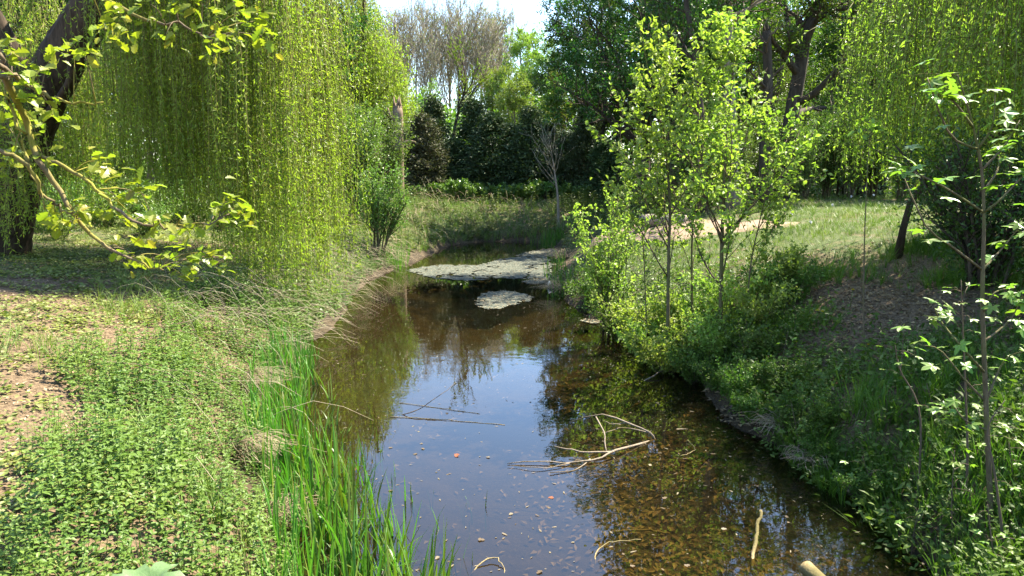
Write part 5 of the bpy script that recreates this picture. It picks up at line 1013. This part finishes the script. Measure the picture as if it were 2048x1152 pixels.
# ------------------------------------------------------------------ straw on the banks
def straw_tuft(name, px, py, n, L, seed, label, d0=(1, -.3), mat='straw', spread=.5, cat='dry grass'):
    r = rng_(seed); b = on_ground(px, py); k = 6; t = np.linspace(0, 1, k); a = math.atan2(d0[1], d0[0]) + r.normal(scale=spread, size=n); d = np.stack([np.cos(a), np.sin(a), a * 0], -1); l = L * r.uniform(.5, 1.2, n)
    o = b + r.normal(scale=.09, size=(n, 3)) * [1, 1, .1]; hgt = r.uniform(.05, .4, n) * L; P = o[:, None] + d[:, None] * (l[:, None] * t ** .9)[..., None]; P[:, :, 2] += hgt[:, None] * np.sin(PI * t * .85)[None] + .08
    gzv = height(P[..., 0].ravel(), P[..., 1].ravel()).reshape(n, k) + .03; P[..., 2] = np.maximum(P[..., 2], gzv); P[:, 1:] += r.normal(scale=.012, size=(n, k - 1, 3))
    g = G(); tubes(g, P, np.linspace(.0035, .0015, k)[None].repeat(n, 0), 3); tag(g.obj(name, [mat], None, b), label, cat)
straw_tuft('straw_tuft', 490, 775, 110, .6, 500, 'flopped tuft of pale dry straw beside the top of the reeds', (1, -.5))
straw_tuft('straw_tuft', 470, 915, 110, .55, 501, 'fan of dry straw stalks flopped between nettles and the middle reeds', (1, -.1), spread=.35)
straw_tuft('straw_tuft', 545, 1050, 120, .4, 502, 'matted dry straw heap at the foot of the tallest reeds', (1, -.4), spread=.9)
straw_tuft('straw_tuft', 590, 1010, 60, .35, 503, 'small dry straw tuft among the tallest reeds', (.6, -.8), spread=.9)
straw_tuft('dry_stalks', 1128, 520, 130, 1.0, 504, 'pinkish dry stalks leaning over the water beside the algae mats', (-.4, -.5), 'dry_stem', .9)
straw_tuft('dry_stalks', 1135, 470, 120, .55, 505, 'reddish dry grass plume standing at the far end of the shoots', (.2, .1), 'dead_leaf', 1.6)
straw_tuft('dry_stalks', 1125, 585, 90, .8, 506, 'tangle of dry brown stalks on the shore beneath the upright shoots', (-.5, -.4), 'dry_stem', .9)
straw_tuft('dry_stalks', 1560, 860, 60, .4, 507, 'limp dry grass hanging over the shaded muddy shore', (-.8, -.5), 'dry_stem', .6)
straw_tuft('dry_stalks', 1620, 935, 60, .35, 508, 'small limp tuft of dead grass low on the muddy shore', (-.8, -.5), 'dry_stem', .6)
def bank_stems():
    r = rng_(510); n = 900; k = 5; t = np.linspace(0, 1, k); x = r.uniform(-8.5, -2.4, n * 6); y = r.uniform(6, 27, n * 6); s = sdist(x, y); q = np.where((s > .05) & (s < np.interp(y, [6, 10, 14, 20], [.7, 1.0, 2.6, 2.2])) & (r.random(n * 6) < np.interp(y, [6, 11, 14, 27], [.07, .12, .9, .8])))[0][:n]; n = len(q); x, y = x[q], y[q]
    a = r.uniform(-.9, .6, n) + np.where(r.random(n) < .3, PI, 0); L = r.uniform(.4, 1.5, n); d = np.stack([np.cos(a), np.sin(a), a * 0], -1); P = np.stack([x, y, height(x, y) + .05], -1)[:, None] + d[:, None] * (L[:, None] * t)[..., None]
    P[..., 2] = np.maximum(np.maximum(height(P[..., 0].ravel(), P[..., 1].ravel()), 0).reshape(n, k) + .12, P[:, :1, 2]) + r.uniform(.05, .5, (n, 1)) * np.sin(PI * np.clip(t * .9, 0, 1))[None] + r.normal(scale=.02, size=(n, k)); g = G(); tubes(g, P, np.linspace(.0034, .0016, k)[None].repeat(n, 0), 3)
    tag(g.obj('dry_stems', ['dry_stem']), 'grey dry stems of last year lying criss-cross over the willow bank', 'dry stems', kind='stuff')
    n = 420; x = r.uniform(-7, 2.2, n * 3); y = r.uniform(25, 39, n * 3); s = sdist(x, y); q = np.where((s > .1) & ((x < -1) | (y > 33.5)))[0][:n]; n = len(q); x, y = x[q], y[q]; a = r.uniform(0, 6.28, n); L = r.uniform(.4, 1.3, n); d = np.stack([np.cos(a), np.sin(a), a * 0], -1)
    P = np.stack([x, y, height(x, y)], -1)[:, None] + d[:, None] * (L[:, None] * t)[..., None]; P[..., 2] = np.maximum(np.maximum(height(P[..., 0].ravel(), P[..., 1].ravel()), 0).reshape(n, k) + .25, 0) + r.uniform(.1, .6, (n, 1)) * np.sin(PI * t * .9)[None]; g = G(); tubes(g, P, np.linspace(.008, .004, k)[None].repeat(n, 0), 3)
    tag(g.obj('far_dry_stems', ['straw']), 'pale dry stems lying over the grass of the far bank', 'dry stems', kind='stuff')
bank_stems()
# big dock plant at the bottom edge, dandelions
def dock():
    r = rng_(520); b = on_ground(290, 1330); t = thing('dock_plant', 'broad-leaved dock with large pale leaves in front of the nettles', 'plant', b)
    for k in range(7):
        a = k * .9 + .3; g = G(); n = 9; tt = np.linspace(0, 1, n); L = r.uniform(.26, .4); w_ = .075 * np.sin(PI * np.clip(tt * .9 + .08, 0, 1)) ** .7; mid = np.stack([tt * L * math.cos(a), tt * L * math.sin(a), .35 + .14 * np.sin(tt * 2.6)], -1); sd = np.array([-math.sin(a), math.cos(a), 0])
        wv = .012 * np.sin(tt * 19 + k)[:, None] * Z3; V = np.concatenate([mid + sd * w_[:, None] + Z3 * .02 + wv, mid, mid - sd * w_[:, None] + Z3 * .02 - wv]) + b; i = np.arange(n - 1); g.add(V, np.concatenate([np.stack([i, i + 1, i + n + 1, i + n], -1), np.stack([i + n, i + n + 1, i + 2 * n + 1, i + 2 * n], -1)]), 0, True)
        tubes(g, np.array([b + [0, 0, -.02], b + [0, 0, .2], mid[0] + b]), np.array([.008, .007, .005]), 4); g.obj('leaf', ['burdock'], t, b)
dock()
def dandelion(px, py, label, clock=True):
    b = on_ground(px, py); t = thing('dandelion', label, 'flower', b, group='dandelion clocks in the grass' if clock else 'yellow dandelion flowers on the slope'); g = G(); tubes(g, np.array([b, b + [.01, 0, .15], b + [.02, 0, .3]]), np.full(3, .004), 4); g.obj('stem', ['grass_leaf'], t, b)
    rr = rng_(int(px)); n = 60; d = rdir(rr, n) if clock else nrm(rdir(rr, n) * [1, 1, .3] + Z3 * .35); g = G(); leaves(g, np.tile(b + [.02, 0, .3], (n, 1)), d, rdir(rr, n), .045 if clock else .03, .014, 0); g.obj('head', ['white_fluff' if clock else 'flower_yellow'], t, b)
for px, py in [(1662, 432), (1700, 411), (1745, 408), (1618, 470), (1580, 452)]: dandelion(px, py, 'white dandelion clock standing in the grass on top of the bank')
for px, py in [(1640, 665), (1700, 620), (1370, 690), (1732, 735), (1630, 660)]: dandelion(px, py, 'yellow dandelion flower among the green slope undergrowth', False)
